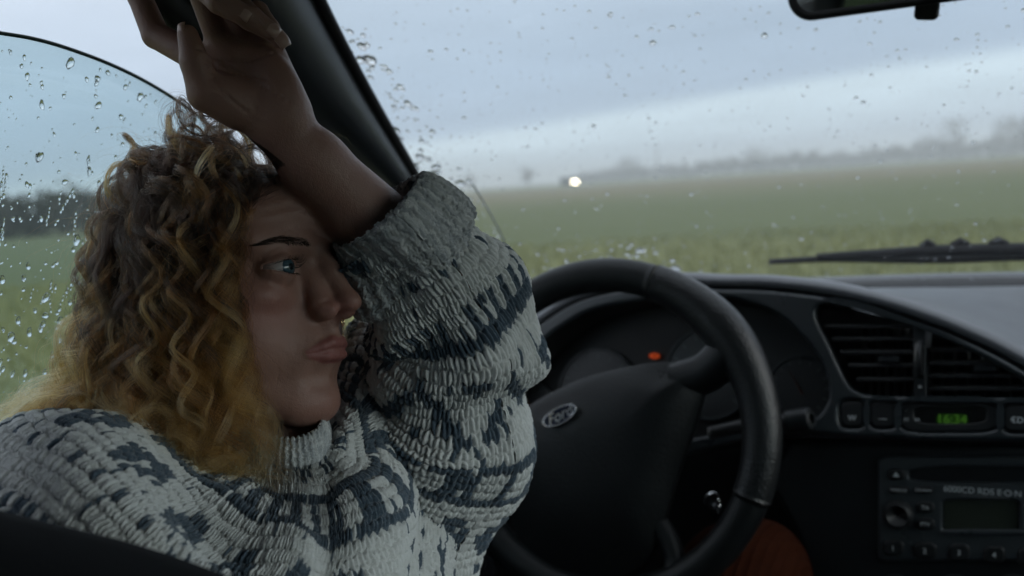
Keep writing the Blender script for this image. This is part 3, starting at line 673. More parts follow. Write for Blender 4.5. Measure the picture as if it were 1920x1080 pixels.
# ------------------------------------------------------------------ rain on the glass
def drop_mesh(items, nseg=9, nring=4):
    """items: centre, normal, up-direction, width, height, depth, irregularity seed"""
    V_, F_, nn = [], [], 0; r = np.random.default_rng(3)
    for c, n_, up, w, h, d in items:
        s = np.cross(up, n_); s /= np.linalg.norm(s); u = np.cross(n_, s)
        a = np.linspace(0, 2*np.pi, nseg, endpoint=False); wob = 1+.16*np.sin(2*a+r.uniform(0, 6))+.12*np.sin(3*a+r.uniform(0, 6)); wob = wob*(1+.25*np.maximum(0, -np.sin(a)))
        V = []
        for k in range(nring):
            t = math.cos(k/(nring)*math.pi/2); hh = d*math.sin(k/nring*math.pi/2)**.8
            V.append(c+(np.cos(a)*w*t*wob)[:, None]*s+(np.sin(a)*h*t*wob)[:, None]*u+n_*(hh+.0002))
        V = np.concatenate(V+[(c+n_*(d+.0002))[None], (c+n_*.0002)[None]]); F = []
        for k in range(nring-1):
            for i in range(nseg): F.append((k*nseg+i, k*nseg+(i+1) % nseg, (k+1)*nseg+(i+1) % nseg, (k+1)*nseg+i))
        top, bot = nring*nseg, nring*nseg+1; b = (nring-1)*nseg
        T = [(b+i, b+(i+1) % nseg, top) for i in range(nseg)]+[((i+1) % nseg, i, bot) for i in range(nseg)]
        V_.append(V); F_ += [tuple(x+nn for x in f) for f in F+T]; nn += len(V)
    return np.concatenate(V_), F_
dr = np.random.default_rng(21)
# side window: drops denser low down, running streaks near the horizon
n_side = off/np.linalg.norm(off); up_side = np.array([.27, 0, 1.0]); up_side /= np.linalg.norm(up_side)
def top_y(px): return np.interp(px, [a for a, b in TOP], [b for a, b in TOP])
it = []; tries = 0
while len(it) < 1150 and tries < 20000:
    tries += 1
    px = dr.uniform(-260, 470); py = dr.uniform(40, 800)
    if py < top_y(px)+14: continue
    if py < 330 and dr.uniform() < .35: continue
    p_ = at_f(px, py, side, .3, 2)
    if p_ is None: continue
    s = (.00085*math.exp(dr.normal(0, .62))); s = min(s, .0040)
    if 330 < py < 560: s *= 1.0
    asp = dr.uniform(.9, 1.7); it.append((p_+off, n_side, up_side+dr.normal(0, .25)*np.array([0, 1, 0]), s, s*asp, s*dr.uniform(.5, .8)))
for k in range(30):                                    # streaks: chains of beads
    px = dr.uniform(-100, 330); py = dr.uniform(300, 560); L = int(dr.integers(4, 10)); sl = dr.normal(-.3, .25)
    for j in range(L):
        p_ = at_f(px+sl*j*6+dr.normal(0, 1.2), py+j*7.5, side, .3, 2)
        if p_ is None: continue
        s = .0008*math.exp(dr.normal(0, .3)); it.append((p_+off, n_side, up_side, s, s*2.4, s*.6))
V, F = drop_mesh(it); tag(mesh('raindrops', V, F, M_WATER, door_window), kind='stuff')
n_ws = np.array([0, 1, -_k[0]]); n_ws /= np.linalg.norm(n_ws); up_ws = np.array([0, _k[0], 1.0]); up_ws /= np.linalg.norm(up_ws)
EDGE = [(590, -20), (700, 130), (760, 200), (810, 245), (850, 300), (885, 352), (915, 402), (940, 450), (950, 480)]       # edge of the swept part
def edge_x(py): return np.interp(py, [b for a, b in EDGE], [a for a, b in EDGE])
LOW = [(970, 498), (1010, 480), (1080, 466), (1150, 462), (1220, 468), (1290, 485), (1345, 505)]                          # lower edge of the swept part
it = []; tries = 0; ok = 0
while tries < 9000:
    tries += 1
    px = dr.uniform(560, 2150); py = dr.uniform(-80, 540)
    pr_x = np.interp(py, [-16, 88, 200, 316, 402], [588, 640, 701, 768, 815])
    if px < pr_x+4: continue
    low = 970 < px < 1345 and py > np.interp(px, [a for a, b in LOW], [b for a, b in LOW])
    un = (px < edge_x(py)-3 and py > 60) or low or (px < pr_x+70 and py > 60)
    if not un and dr.uniform() > .16: continue
    if un and dr.uniform() > (.45 if low else .95 if py > 280 else .55) : continue
    p_ = at_f(px, py, wsf, .4, 4)
    if p_ is None: continue
    if un: s = .0017*math.exp(dr.normal(0, .5)); s = min(s, .006)
    else: s = .00085*math.exp(dr.normal(0, .5)); s = min(s, .0036)
    it.append((p_+n_ws*.005, n_ws, up_ws, s*1.15, s, s*dr.uniform(.45, .7)))
V, F = drop_mesh(it, 8, 3); tag(mesh('raindrops', V, F, M_WATER, windscreen), kind='stuff')
P = spline([ws_out(a, b, .0052) for a, b in EDGE[5:]], 60); tag(tube('water_ridge', P, .0011+.0006*dr.uniform(0, 1, 60), M_WATER, windscreen, 6), kind='stuff')
# ------------------------------------------------------------------ the person: one continuous body from a distance field
ALPHA, TAU = R_(24), R_(6.0)
_Y = CR*math.cos(ALPHA)-CF*math.sin(ALPHA); _Z = CU.copy()
HY = _Y*math.cos(TAU)+_Z*math.sin(TAU); HZ = _Z*math.cos(TAU)-_Y*math.sin(TAU); HX = np.cross(HY, HZ)     # x: her right, y: face forward, z: up
EYE = np.array([3.12, 7.40, 0.0]); EYE_R = 1.22
HS = .01
HO = at(546, 500, .665)-HS*(HX*EYE[0]+HY*(EYE[1]+1.2)+HZ*EYE[2])
def to_head(P): Q = (P-HO)/HS; return np.stack([Q@HX, Q@HY, Q@HZ], -1)
def from_head(Q): Q = np.asarray(Q, float)*HS; return HO+Q[..., 0:1]*HX+Q[..., 1:2]*HY+Q[..., 2:3]*HZ
def ell(p, c, r):
    q = p-np.asarray(c, np.float32); r = np.asarray(r, np.float32); k0 = np.sqrt(((q/r)**2).sum(-1)); k1 = np.sqrt(((q/r**2)**2).sum(-1))+1e-9
    return k0*(k0-1)/k1
def cap(p, a, b, ra, rb):
    a = np.asarray(a, np.float32); ba = np.asarray(b, np.float32)-a; pa = p-a; t = np.clip((pa@ba)/(ba@ba), 0, 1)
    return np.sqrt(((pa-t[..., None]*ba)**2).sum(-1))-(ra+(rb-ra)*t)
def smin(a, b, k):
    h = np.clip(.5+.5*(b-a)/k, 0, 1); return b+(a-b)*h-k*h*(1-h)
def smax(a, b, k): return -smin(-a, -b, k)
def chain(p, pts, rs, k=.2):
    d = None
    for i in range(len(pts)-1):
        e = cap(p, pts[i], pts[i+1], rs[i], rs[i+1]); d = e if d is None else smin(d, e, k)
    return d
def head_sdf(q):
    x = np.abs(q[:, 0]); p = np.stack([x, q[:, 1], q[:, 2]], -1); y = q[:, 1]; z = q[:, 2]
    d = ell(p, (0, 1.0, 2.0), (6.2, 6.3, 6.0))
    d = smin(d, ell(p, (0, 2.9, 2.9), (5.7, 6.0, 5.0)), 1.6)
    d = smin(d, ell(p, (0, 2.7, -2.6), (5.4, 5.7, 6.3)), 1.5)
    d = smin(d, cap(p, (4.7, -.6, -5.2), (1.4, 6.6, -9.3), 1.4, 1.4), 1.6)
    d = smin(d, cap(p, (5.3, -.3, -1), (4.7, -.6, -5.2), 1.4, 1.4), 1.5)
    d = smin(d, ell(p, (0, 3.2, -8.0), (3.9, 4.6, 2.2)), 1.5)
    d = smin(d, ell(p, (0, 7.30, -9.30), (1.65, 1.65, 1.5)), 1.2)
    d = smin(d, ell(p, (0, 6.65, -5.9), (2.9, 2.92, 2.7)), 1.3)
    d = smin(d, ell(p, (4.0, 4.7, -1.8), (1.9, 2.4, 1.5)), 1.4)
    d = smin(d, ell(p, (3.4, 4.3, -4.6), (2.4, 3.0, 2.7)), 1.6)
    d = smin(d, cap(p, (.9, 8.2, 1.45), (4.3, 6.6, 1.85), .80, .75), .9)
    d = smax(d, -ell(p, (3.2, 9.15, .10), (1.70, 1.60, .95)), .9)
    d = smax(d, -ell(p, (1.85, 9.2, .05), (.55, 1.0, .8)), .7)
    d = smin(d, ell(p, (3.1, 6.75, -1.75), (1.9, 1.25, 1.05)), .8)
    # nose
    n_ = chain(p, [(0, 8.95, 1.2), (0, 9.70, -.4), (0, 10.72, -2.2)], [.58, .55, .58], .5)
    n_ = smin(n_, cap(p, (.60, 8.2, -.2), (.95, 9.2, -2.6), .60, .85), .9)
    n_ = smin(n_, ell(p, (0, 10.92, -2.68), (.74, .82, .66)), .6)
    n_ = smin(n_, ell(p, (1.12, 9.60, -3.15), (.55, .95, .62)), .5)
    n_ = smin(n_, cap(p, (0, 10.6, -3.35), (0, 9.2, -3.80), .32, .42), .35)
    d = smin(d, n_, .6)
    d = smax(d, -ell(p, (.60, 10.02, -3.92), (.31, .70, .42)), .16)
    gv = chain(p, [(1.30, 10.0, -2.40), (1.82, 9.25, -2.75), (1.78, 8.75, -3.6)], [0, 0, 0], .05); d = d+.085*np.exp(-(gv/.15)**2)
    # lips
    d = smin(d, cap(p, (0, 8.95, -3.8), (0, 9.30, -5.1), .52, .52), .7)
    d = smax(d, -cap(p, (0, 10.05, -4.2), (0, 10.2, -4.9), .14, .16), .30)
    up = chain(p, [(0, 9.60, -5.36), (.55, 9.56, -5.28), (1.2, 9.26, -5.48), (2.10, 8.58, -5.82)], [.29, .30, .26, .09], .25)
    lo = chain(p, [(0, 9.40, -6.28), (.95, 9.22, -6.24), (2.00, 8.60, -6.00)], [.42, .37, .12], .25)
    d = smin(d, up, .35); d = smin(d, lo, .35)
    d = smax(d, -chain(p, [(0, 9.86, -5.80), (.6, 9.80, -5.74), (1.2, 9.50, -5.82), (2.25, 8.68, -5.92)], [.09, .09, .09, .08], .1), .14)
    d = smax(d, -cap(p, (0, 9.60, -7.5), (1.4, 8.9, -7.5), .36, .30), 1.5)
    # eyelids round the eyeball, opened to an almond slit
    e = np.asarray(EYE, np.float32); r0 = np.sqrt(((p-e)**2).sum(-1))
    lid = r0-1.345
    d = smin(d, lid, .45)
    cr_ = np.abs(np.sqrt((x-EYE[0])**2*.55+(z-.05)**2)-.98)                              # crease of the upper lid
    d = np.where((z > .3) & (y > 7), d+.10*np.exp(-(cr_/.10)**2)*np.clip((z-.3)*3, 0, 1), d)
    t = (x-3.15)/1.48
    zu = .47*(1-t*t)+.06*t+.02; zl = -.45*(1-t*t)+.10*t+.02
    ap = np.maximum(np.maximum(z-zu, zl-z), 7.2-y)
    d = smax(d, -ap, .10)
    # forehead lines
    w = np.exp(-((z-4.1)/1.4)**2)*np.clip((4.5-x), 0, 1)
    d = d+.035*w*np.sin((z+.04*x*x)*7.5)*(y > 4)
    d = smin(d, ell(p, (6.0, -.8, -1.3), (.6, 1.5, 2.6)), .5)
    return d
# limbs in world centimetres
def W(px, py, d): return at(px, py, d)*100
NECK0 = from_head([0, -3.4, -3.5])*100; NECK1 = W(545, 930, .73)
SH_R = W(200, 1010, .66); SH_L = W(720, 900, .85); CHEST = W(520, 1150, .74); BELLY = W(520, 1700, .80)
ELB = W(912, 640, .760); WRI = W(524, 240, .668)
def arm_sdf(p):
    d = cap(p, SH_L, ELB, 4.0, 3.8)
    m = ELB*.62+WRI*.38+ (CU*.25)
    f = chain(p, [ELB, m, WRI*.85+ELB*.15, WRI], [3.4, 3.20, 2.18, 1.85], 1.0)
    return smin(d, f, 1.5)
KN = {'index': W(388, 118, .668), 'middle': W(418, 84, .668), 'ring': W(462, 80, .672), 'little': W(503, 96, .678)}
FING = {'index': [KN['index'], W(292, 66, .682), W(262, -6, .685), W(252, -64, .68)],
        'middle': [KN['middle'], W(372, -38, .645), W(412, 2, .628), W(452, 27, .630)],
        'ring': [KN['ring'], W(432, -2, .650), W(470, 34, .636), W(505, 57, .640)],
        'little': [KN['little'], W(482, 24, .660), W(505, 54, .650), W(524, 76, .652)]}
FR = {'index': [1.0, .92, .82, .66], 'middle': [1.0, .95, .84, .66], 'ring': [.97, .90, .80, .62], 'little': [.88, .78, .68, .52]}
THUMB = [W(446, 205, .655), W(385, 176, .645), W(366, 116, .640), W(352, 66, .640)]
def hand_sdf(p):
    d = None
    bases = {'index': W(487, 218, .664), 'middle': W(510, 216, .666), 'ring': W(530, 212, .668), 'little': W(546, 206, .672)}
    for k in KN:
        e = cap(p, bases[k], KN[k], 1.35, 1.10); d = e if d is None else smin(d, e, .9)
    d = smin(d, ell_o(p, W(524, 172, .660), KN['little']-bases['little'], (1.45, 2.7, 1.25)), .9)      # heel of the hand
    d = smin(d, ell_o(p, W(432, 186, .652), THUMB[1]-THUMB[0], (1.35, 2.3, 1.35)), 1.0)               # ball of the thumb
    for k, L in FING.items():
        e = chain(p, L, FR[k], .15); d = smin(d, e, .30)
    d = smin(d, chain(p, THUMB, [1.35, 1.12, .95, .66], .25), .45)
    # creases of the palm
    q = np.stack([p@CR, p@CU], -1)
    for pts in (((508, 98), (470, 112), (430, 112), (392, 106)), ((404, 128), (440, 140), (490, 162), (545, 196)), ((400, 122), (415, 160), (440, 190), (470, 214)), ((420, 120), (455, 140), (500, 150))):
        c_ = spline([(W(a, b, .655)@CR, W(a, b, .655)@CU) for a, b in pts], 14); dd = np.min(np.sqrt(((q[:, None]-c_[None])**2).sum(-1)), 1)
        d = d+.16*np.exp(-(dd/.12)**2)
    return d
def ell_o(p, c, axis, r):
    a = axis/np.linalg.norm(axis); b = np.cross(a, CF); b /= np.linalg.norm(b); c2 = np.cross(a, b); q = p-c
    return ell(np.stack([q@b, q@a, q@c2], -1).astype(np.float32), (0, 0, 0), r)
def torso_sdf(p):
    d = cap(p, CHEST, BELLY, 9.5, 10.5); d = smin(d, cap(p, SH_R, NECK1-[0, 0, 3], 3.5, 3.5), 2); d = smin(d, cap(p, SH_L, NECK1-[0, 0, 3], 3.5, 3.5), 2)
    return smin(d, cap(p, (SH_R+SH_L)/2-[0, 0, 6], CHEST, 6, 9), 2)
HC = HO*100+HZ*0
def body_sdf(P):
    """P in cm, (N,3)"""
    P = P.astype(np.float32); d = torso_sdf(P); d = smin(d, cap(P, NECK0, NECK1, 4.7, 4.6), 1.0); d = smin(d, arm_sdf(P), 2.0)
    hd = np.sqrt(((P-HC)**2).sum(-1)); m = hd < 17
    if m.any(): d[m] = smin(d[m], head_sdf(to_head(P[m]/100.0).astype(np.float32)), 1.2)
    hc = W(430, 100, .66); m = np.sqrt(((P-hc)**2).sum(-1)) < 15
    if m.any(): d[m] = smin(d[m], hand_sdf(P[m]), 1.0)
    return d
def surface_nets(f, lo, hi, h, B=8):
    lo = np.asarray(lo, float); n = np.ceil((np.asarray(hi)-lo)/(h*B)).astype(int)          # blocks
    D = np.empty(n*B+1, np.float32)
    ctr = np.stack(np.meshgrid(*[lo[i]+(np.arange(n[i])+.5)*h*B for i in range(3)], indexing='ij'), -1)
    cd = f(ctr.reshape(-1, 3)).reshape(n)
    rad = h*B*.87*1.45+.25
    D[:] = 1
    D[:-1, :-1, :-1] = np.repeat(np.repeat(np.repeat(np.sign(cd)*5, B, 0), B, 1), B, 2)
    near = np.argwhere(np.abs(cd) < rad); g = np.stack(np.meshgrid(*[np.arange(B+1)]*3, indexing='ij'), -1).reshape(-1, 3)
    for s in range(0, len(near), 400):
        nb = near[s:s+400]; I = (nb[:, None]*B+g[None]).reshape(-1, 3); v = f(lo+I*h); D[I[:, 0], I[:, 1], I[:, 2]] = v
    ins = D < 0
    c = np.zeros(np.array(D.shape)-1, np.uint8)
    for a in (0, 1):
        for b in (0, 1):
            for e in (0, 1): c += ins[a:D.shape[0]-1+a, b:D.shape[1]-1+b, e:D.shape[2]-1+e]
    act = (c > 0) & (c < 8); idx = np.argwhere(act); vid = np.full(act.shape, -1, np.int32); vid[act] = np.arange(len(idx))
    acc = np.zeros((len(idx), 3)); cnt = np.zeros(len(idx)); cor = [np.array(((k >> 2) & 1, (k >> 1) & 1, k & 1)) for k in range(8)]
    vals = [D[tuple((idx+k).T)] for k in cor]
    for a in range(8):
        for b in range(a+1, 8):
            if np.abs(cor[a]-cor[b]).sum() != 1: continue
            m = (vals[a] < 0) != (vals[b] < 0); t = vals[a][m]/(vals[a][m]-vals[b][m]+1e-12); acc[m] += cor[a]+t[:, None]*(cor[b]-cor[a]); cnt[m] += 1
    V = lo+(idx+acc/cnt[:, None])*h; F = []
    for ax in range(3):
        sl0 = [slice(None)]*3; sl1 = [slice(None)]*3; sl0[ax] = slice(0, -1); sl1[ax] = slice(1, None)
        ch = ins[tuple(sl0)] != ins[tuple(sl1)]; e = np.argwhere(ch); u, v = [(1, 2), (2, 0), (0, 1)][ax]
        ok_ = (e[:, u] > 0) & (e[:, v] > 0) & (e[:, u] < act.shape[u]) & (e[:, v] < act.shape[v]); e = e[ok_]
        flip = ins[tuple(e.T)]; q = []
        for du, dv in ((-1, -1), (0, -1), (0, 0), (-1, 0)):
            k = e.copy(); k[:, u] += du; k[:, v] += dv; q.append(vid[tuple(k.T)])
        q = np.stack(q, -1); q[~flip] = q[~flip][:, ::-1]; q = q[(q >= 0).all(1)]; F.append(q)
    return V, np.concatenate(F)
pts = np.array([HO*100, SH_R, SH_L, ELB, WRI, W(250, -60, .68), W(520, 1300, .76)])
V, F = surface_nets(body_sdf, np.minimum(pts.min(0), HO*100-14)-7, np.maximum(pts.max(0), HO*100+13)+7, .13)
print('body', len(V), len(F))
def skin_material():
    m = Mat('skin'); at_ = m.n('ShaderNodeAttribute', attribute_name='lip').outputs['Fac']; rd_ = m.n('ShaderNodeAttribute', attribute_name='flush').outputs['Fac']
    n1 = m.noise(48, 6, .7); n2 = m.noise(1400, 2, .6); n3 = m.noise(260, 3, .6)
    sc_ = m.n('ShaderNodeAttribute', attribute_name='scalp').outputs['Fac']
    c = m.mix(n1, (.255, .145, .112, 1), (.33, .19, .15, 1)); c = m.mix(m.math('MULTIPLY', rd_, .55), c, (.31, .11, .095, 1)); c = m.mix(m.math('MULTIPLY', at_, .75), c, (.24, .075, .072, 1))
    spot = m.math('GREATER_THAN', m.noise(330, 1, .4), .735); c = m.mix(m.math('MULTIPLY', spot, .14), c, (.28, .13, .09, 1))
    c = m.mix(sc_, c, (.03, .02, .015, 1))
    h = m.math('ADD', m.math('MULTIPLY', n2, .5), m.math('MULTIPLY', n3, .9))
    m.principled(c, m.math('MULTIPLY_ADD', n3, .2, .38), m.bump(h, .55, .0010), .45, **{'Subsurface Weight': .12, 'Subsurface Radius': (.010, .004, .002), 'Subsurface Scale': 1.0}); return m.m
M_SKIN = skin_material()
person = mesh('person', V/100.0, F, M_SKIN)
tag(person, 'curly-haired person in a white and blue knitted jumper resting forehead on raised arm', 'person')
Q = to_head(V/100.0); ax_ = np.abs(Q[:, 0])
up = chain(np.stack([ax_, Q[:, 1], Q[:, 2]], -1).astype(np.float32), [(0, 9.66, -5.36), (.55, 9.62, -5.28), (1.2, 9.32, -5.48), (2.12, 8.64, -5.82)], [.37, .39, .34, .14], .2)
lo_ = chain(np.stack([ax_, Q[:, 1], Q[:, 2]], -1).astype(np.float32), [(0, 9.46, -6.28), (.95, 9.28, -6.24), (2.02, 8.66, -6.00)], [.50, .45, .18], .2)
lip = np.clip(1-np.minimum(up, lo_)/.10, 0, 1); a_ = person.data.attributes.new('lip', 'FLOAT', 'POINT'); a_.data.foreach_set('value', lip.astype(np.float32))
fl = np.exp(-(((Q-[4.0, 7.0, -2.8])/[2.2, 3, 2.0])**2).sum(-1))*.8+np.exp(-(((np.stack([ax_, Q[:, 1], Q[:, 2]], -1)-[.6, 10.6, -3.0])/[1.3, 1.6, 1.0])**2).sum(-1))*.9+np.exp(-(((Q-[0, 8, -9.5])/[2.5, 3, 1.3])**2).sum(-1))*.5
a_ = person.data.attributes.new('flush', 'FLOAT', 'POINT'); a_.data.foreach_set('value', np.clip(fl, 0, 1).astype(np.float32))
sca = np.clip((np.interp(Q[:, 2], [-6, -3, -1, 1, 3, 5, 6.2, 7.0, 12], [-3, -1.0, .8, 2.9, 3.8, 4.9, 5.8, 12, 12])-Q[:, 1])/.8, 0, 1)*(Q[:, 2] > -5)*(np.linalg.norm(Q-[0, 0, 2], axis=1) < 11)
a_ = person.data.attributes.new('scalp', 'FLOAT', 'POINT'); a_.data.foreach_set('value', sca.astype(np.float32))
# eyes
def eye_material():
    m = Mat('eyeball'); tc = m.n('ShaderNodeTexCoord').outputs['Object']; sp = m.n('ShaderNodeSeparateXYZ', ins={0: tc})
    r = m.math('SQRT', m.math('ADD', m.math('POWER', sp.outputs[0], 2.0), m.math('POWER', sp.outputs[1], 2.0)))
    r = m.math('MULTIPLY', r, 100.0)
    ang_ = m.math('ARCTAN2', sp.outputs[1], sp.outputs[0]); cv_ = m.n('ShaderNodeCombineXYZ', ins={0: m.math('MULTIPLY', ang_, 6.0), 1: m.math('MULTIPLY', r, 1.2)}); fib = m.noise(2.2, 3, .6, vec=cv_.outputs[0])
    base = m.ramp(m.math('DIVIDE', m.math('ADD', r, m.math('MULTIPLY_ADD', fib, .06, -.03)), 1.2), [(0, (.003, .003, .003)), (.175, (.003, .003, .004)), (.20, (.03, .055, .066)), (.40, (.045, .085, .11)), (.50, (.02, .05, .07)), (.53, (.36, .34, .33)), (1, (.32, .25, .24))])
    iris = m.math('MULTIPLY', m.math('LESS_THAN', r, .56), m.math('MULTIPLY_ADD', fib, .9, -.2), clamp=True)
    m.principled(m.mix(m.math('MULTIPLY', iris, .5), base, (.08, .12, .14, 1)), .06, None, .6); return m.m
M_EYE = eye_material()
def uv_sphere(r, bulge=True, nu=40, nv=28):
    V = []
    for i in range(nv+1):
        th = math.pi*i/nv
        for j in range(nu):
            ph = 2*math.pi*j/nu; rr = r*(1+(.07*math.exp(-(th/.42)**4) if bulge else 0)); V.append((rr*math.sin(th)*math.cos(ph), rr*math.sin(th)*math.sin(ph), rr*math.cos(th)))
    return V, grid_faces(nv+1, nu, False, True)[:, ::-1]
for sx_ in (1, -1):
    Ve, Fe = uv_sphere(EYE_R*HS); e = mesh('eye', Ve, Fe, M_EYE, person)
    gz = HY*math.cos(R_(2))+HX*math.sin(R_(4)); gz /= np.linalg.norm(gz); gx_ = np.cross(HZ, gz); gx_ /= np.linalg.norm(gx_); gy_ = np.cross(gz, gx_); c = from_head(EYE*[sx_, 1, 1])
    m4 = Matrix.Identity(4)
    for i in range(3): m4[i][0] = gx_[i]; m4[i][1] = gy_[i]; m4[i][2] = gz[i]; m4[i][3] = c[i]
    e.matrix_local = m4
# hair curves helper
def strands(name, S, rad, mat, parent, tip=.25):
    """S: list of (k,3) arrays -> hair curves"""
    hc = bpy.data.hair_curves.new(name); hc.add_curves([len(s) for s in S]); P = np.concatenate(S).astype(np.float32)
    hc.attributes['position'].data.foreach_set('vector', P.ravel()) if 'position' in hc.attributes else None
    rr = np.concatenate([np.interp(np.linspace(0, 1, len(s)), [0, .5, 1], [1, .9, tip])*(rad if np.isscalar(rad) else rad[i]) for i, s in enumerate(S)]).astype(np.float32)
    ra = hc.attributes.get('radius') or hc.attributes.new('radius', 'FLOAT', 'POINT'); ra.data.foreach_set('value', rr)
    o = bpy.data.objects.new(name, hc); COL.objects.link(o); o.parent = parent; hc.materials.append(mat); return o
def hair_dark(name, col):
    m = Mat(name); m.principled((*col, 1), .5, None, .3); return m.m
M_BROW = hair_dark('brow hair', (.020, .012, .008)); er_ = np.random.default_rng(8)
def surf_y(x, z, y0=12.0):
    """front of the face at (x, z) in head space"""
    ys = np.linspace(y0, 4, 240); q = np.stack([np.full(240, x), ys, np.full(240, z)], -1).astype(np.float32); d = head_sdf(q); k = np.argmax(d < 0.0); return ys[max(k, 1)]
for sx_ in (1, -1):
    S = []
    for k in range(330):
        t = er_.uniform(0, 1); x = 1.25+3.5*t; zc = 1.32+.55*math.sin(min(1, t*1.25)*math.pi*.62)-.35*max(0, t-.6)*1.6; wdt = .40*(1-t**2.2)+.06; z = zc+er_.uniform(-1, 1)*wdt
        y = surf_y(x, z); L = er_.uniform(.5, .95)*(1-.3*t); dx = .55+.45*t; dz = .75*(1-t)-.35*t-(z-zc)*1.2
        S.append(from_head(np.array([[sx_*x, y-.05, z], [sx_*(x+dx*L*.4), y+.10-.05*t, z+dz*L*.4], [sx_*(x+dx*L*.8), y+.02-.28*t*L, z+dz*L*.55], [sx_*(x+dx*L*1.05), y-.08-.55*t*L, z+dz*L*.6]])))
    strands('eyebrow', S, .00009, M_BROW, person)
    S = []
    for k in range(70):
        t = er_.uniform(-.95, .98); x = 3.15+1.46*t; z = .47*(1-t*t)+.06*t+.02; y = EYE[1]+math.sqrt(max(.1, 1.38**2-(x-EYE[0])**2-z*z)); L = er_.uniform(.5, .85)
        S.append(from_head(np.array([[sx_*x, y-.02, z], [sx_*(x+.16*t*L), y+.42*L, z-.03], [sx_*(x+.30*t*L), y+.75*L, z+.12*L], [sx_*(x+.42*t*L), y+.98*L, z+.38*L]])))
    for k in range(30):
        t = er_.uniform(-.6, .98); x = 3.15+1.46*t; z = -.45*(1-t*t)+.10*t+.02; y = EYE[1]+math.sqrt(max(.1, 1.38**2-(x-EYE[0])**2-z*z)); L = er_.uniform(.25, .45)
        S.append(from_head(np.array([[sx_*x, y-.02, z], [sx_*(x+.2*t*L), y+.5*L, z-.25*L], [sx_*(x+.4*t*L), y+.8*L, z-.55*L]])))
    strands('eyelashes', S, .00008, M_BROW, person)
# nose ring and fingernails
rc = from_head([.22, 10.35, -3.95]); aa = np.linspace(0, 2*np.pi, 40, endpoint=False)
P = np.array([rc+.0025*(math.cos(t)*(HY*.8+HX*.6)+math.sin(t)*HZ) for t in aa]); V_r, F_r = tube_arrays(P, .00042, 8, True); mesh('nose_ring', V_r, F_r, plain('gold ring', (.85, .66, .35), .2, 1.0), person)
M_NAIL = plain('fingernail', (.46, .30, .25), .28)
def nail(tip, prev, out, w, l):
    a = (tip-prev); a /= np.linalg.norm(a); o_ = out-a*np.dot(out, a); o_ /= np.linalg.norm(o_); s = np.cross(a, o_); V = []
    for i in range(9):
        for j in range(9):
            u, v = -1+i/4, -1+j/4; ww = w*(1-.18*max(0, v)**2); V.append(tip/100+s*u*ww+a*(v*l+.001)+o_*(.0060*math.cos(u*.9)*1.0-.0016*max(0, v)**2))
    n_ = len(V); V += [v_-o_*.0018 for v_ in V]; g = grid_faces(9, 9); per = [i*9 for i in range(9)]+[72+j for j in range(1, 9)]+[i*9+8 for i in range(7, -1, -1)]+[j for j in range(7, 0, -1)]
    mesh('fingernail', V, g.tolist()+(g[:, ::-1]+n_).tolist()+[[per[i], per[i]+n_, per[(i+1) % 32]+n_, per[(i+1) % 32]] for i in range(32)], M_NAIL, person)
for k in ('middle', 'ring', 'little'): nail(FING[k][3]-CF*.05, FING[k][2], -CF*.7+CU*.25+CR*.5, .0048, .0055)
nail(THUMB[3], THUMB[2], -CR*.8-CF*.4, .0055, .0065)
# ------------------------------------------------------------------ the knitted jumper
def vnoise(shape, cells, r, closed_v=False):
    """smooth random field on a grid"""
    cu_, cv_ = cells; g = r.normal(size=(cu_+4, cv_+4))
    u = np.linspace(0, cu_, shape[0]); v = np.linspace(0, cv_, shape[1]); iu = np.minimum(u.astype(int), cu_-1); iv = np.minimum(v.astype(int), cv_-1)
    fu = (u-iu)[:, None]; fv = (v-iv)[None]; fu = fu*fu*(3-2*fu); fv = fv*fv*(3-2*fv)
    a = g[iu][:, iv]; b = g[iu+1][:, iv]; c = g[iu][:, iv+1]; d = g[iu+1][:, iv+1]
    return (a*(1-fu)+b*fu)*(1-fv)+(c*(1-fu)+d*fu)*fv
def chart(c, r):
    """two-colour knitting chart: 1 = blue, 0 = white; c = stitch column, r = row"""
    c = c.astype(int); k = np.mod(r.astype(int), 30); out = np.zeros(c.shape)
    z = lambda per: np.abs(np.mod(c, per)-per//2)
    out = np.where((k == 2) | (k == 3), np.mod(c, 2) == 0, out)                                  # ticks
    out = np.where(k == 4, 1, out)
    out = np.where((k >= 7) & (k < 13), np.mod(z(12)+k-7, 6) < 2, out)                           # chevrons
    out = np.where((k == 15) | (k == 19), 1, out)
    out = np.where((k >= 16) & (k < 19), np.mod(c, 6) < 3, out)                                  # blocks
    out = np.where((k >= 22) & (k < 27), (z(10)+np.abs(k-24) <= 3) & (z(10)+np.abs(k-24) >= 1), out)   # diamonds
    out = np.where(k == 28, np.mod(c, 4) == 0, out)
    return out.astype(float)
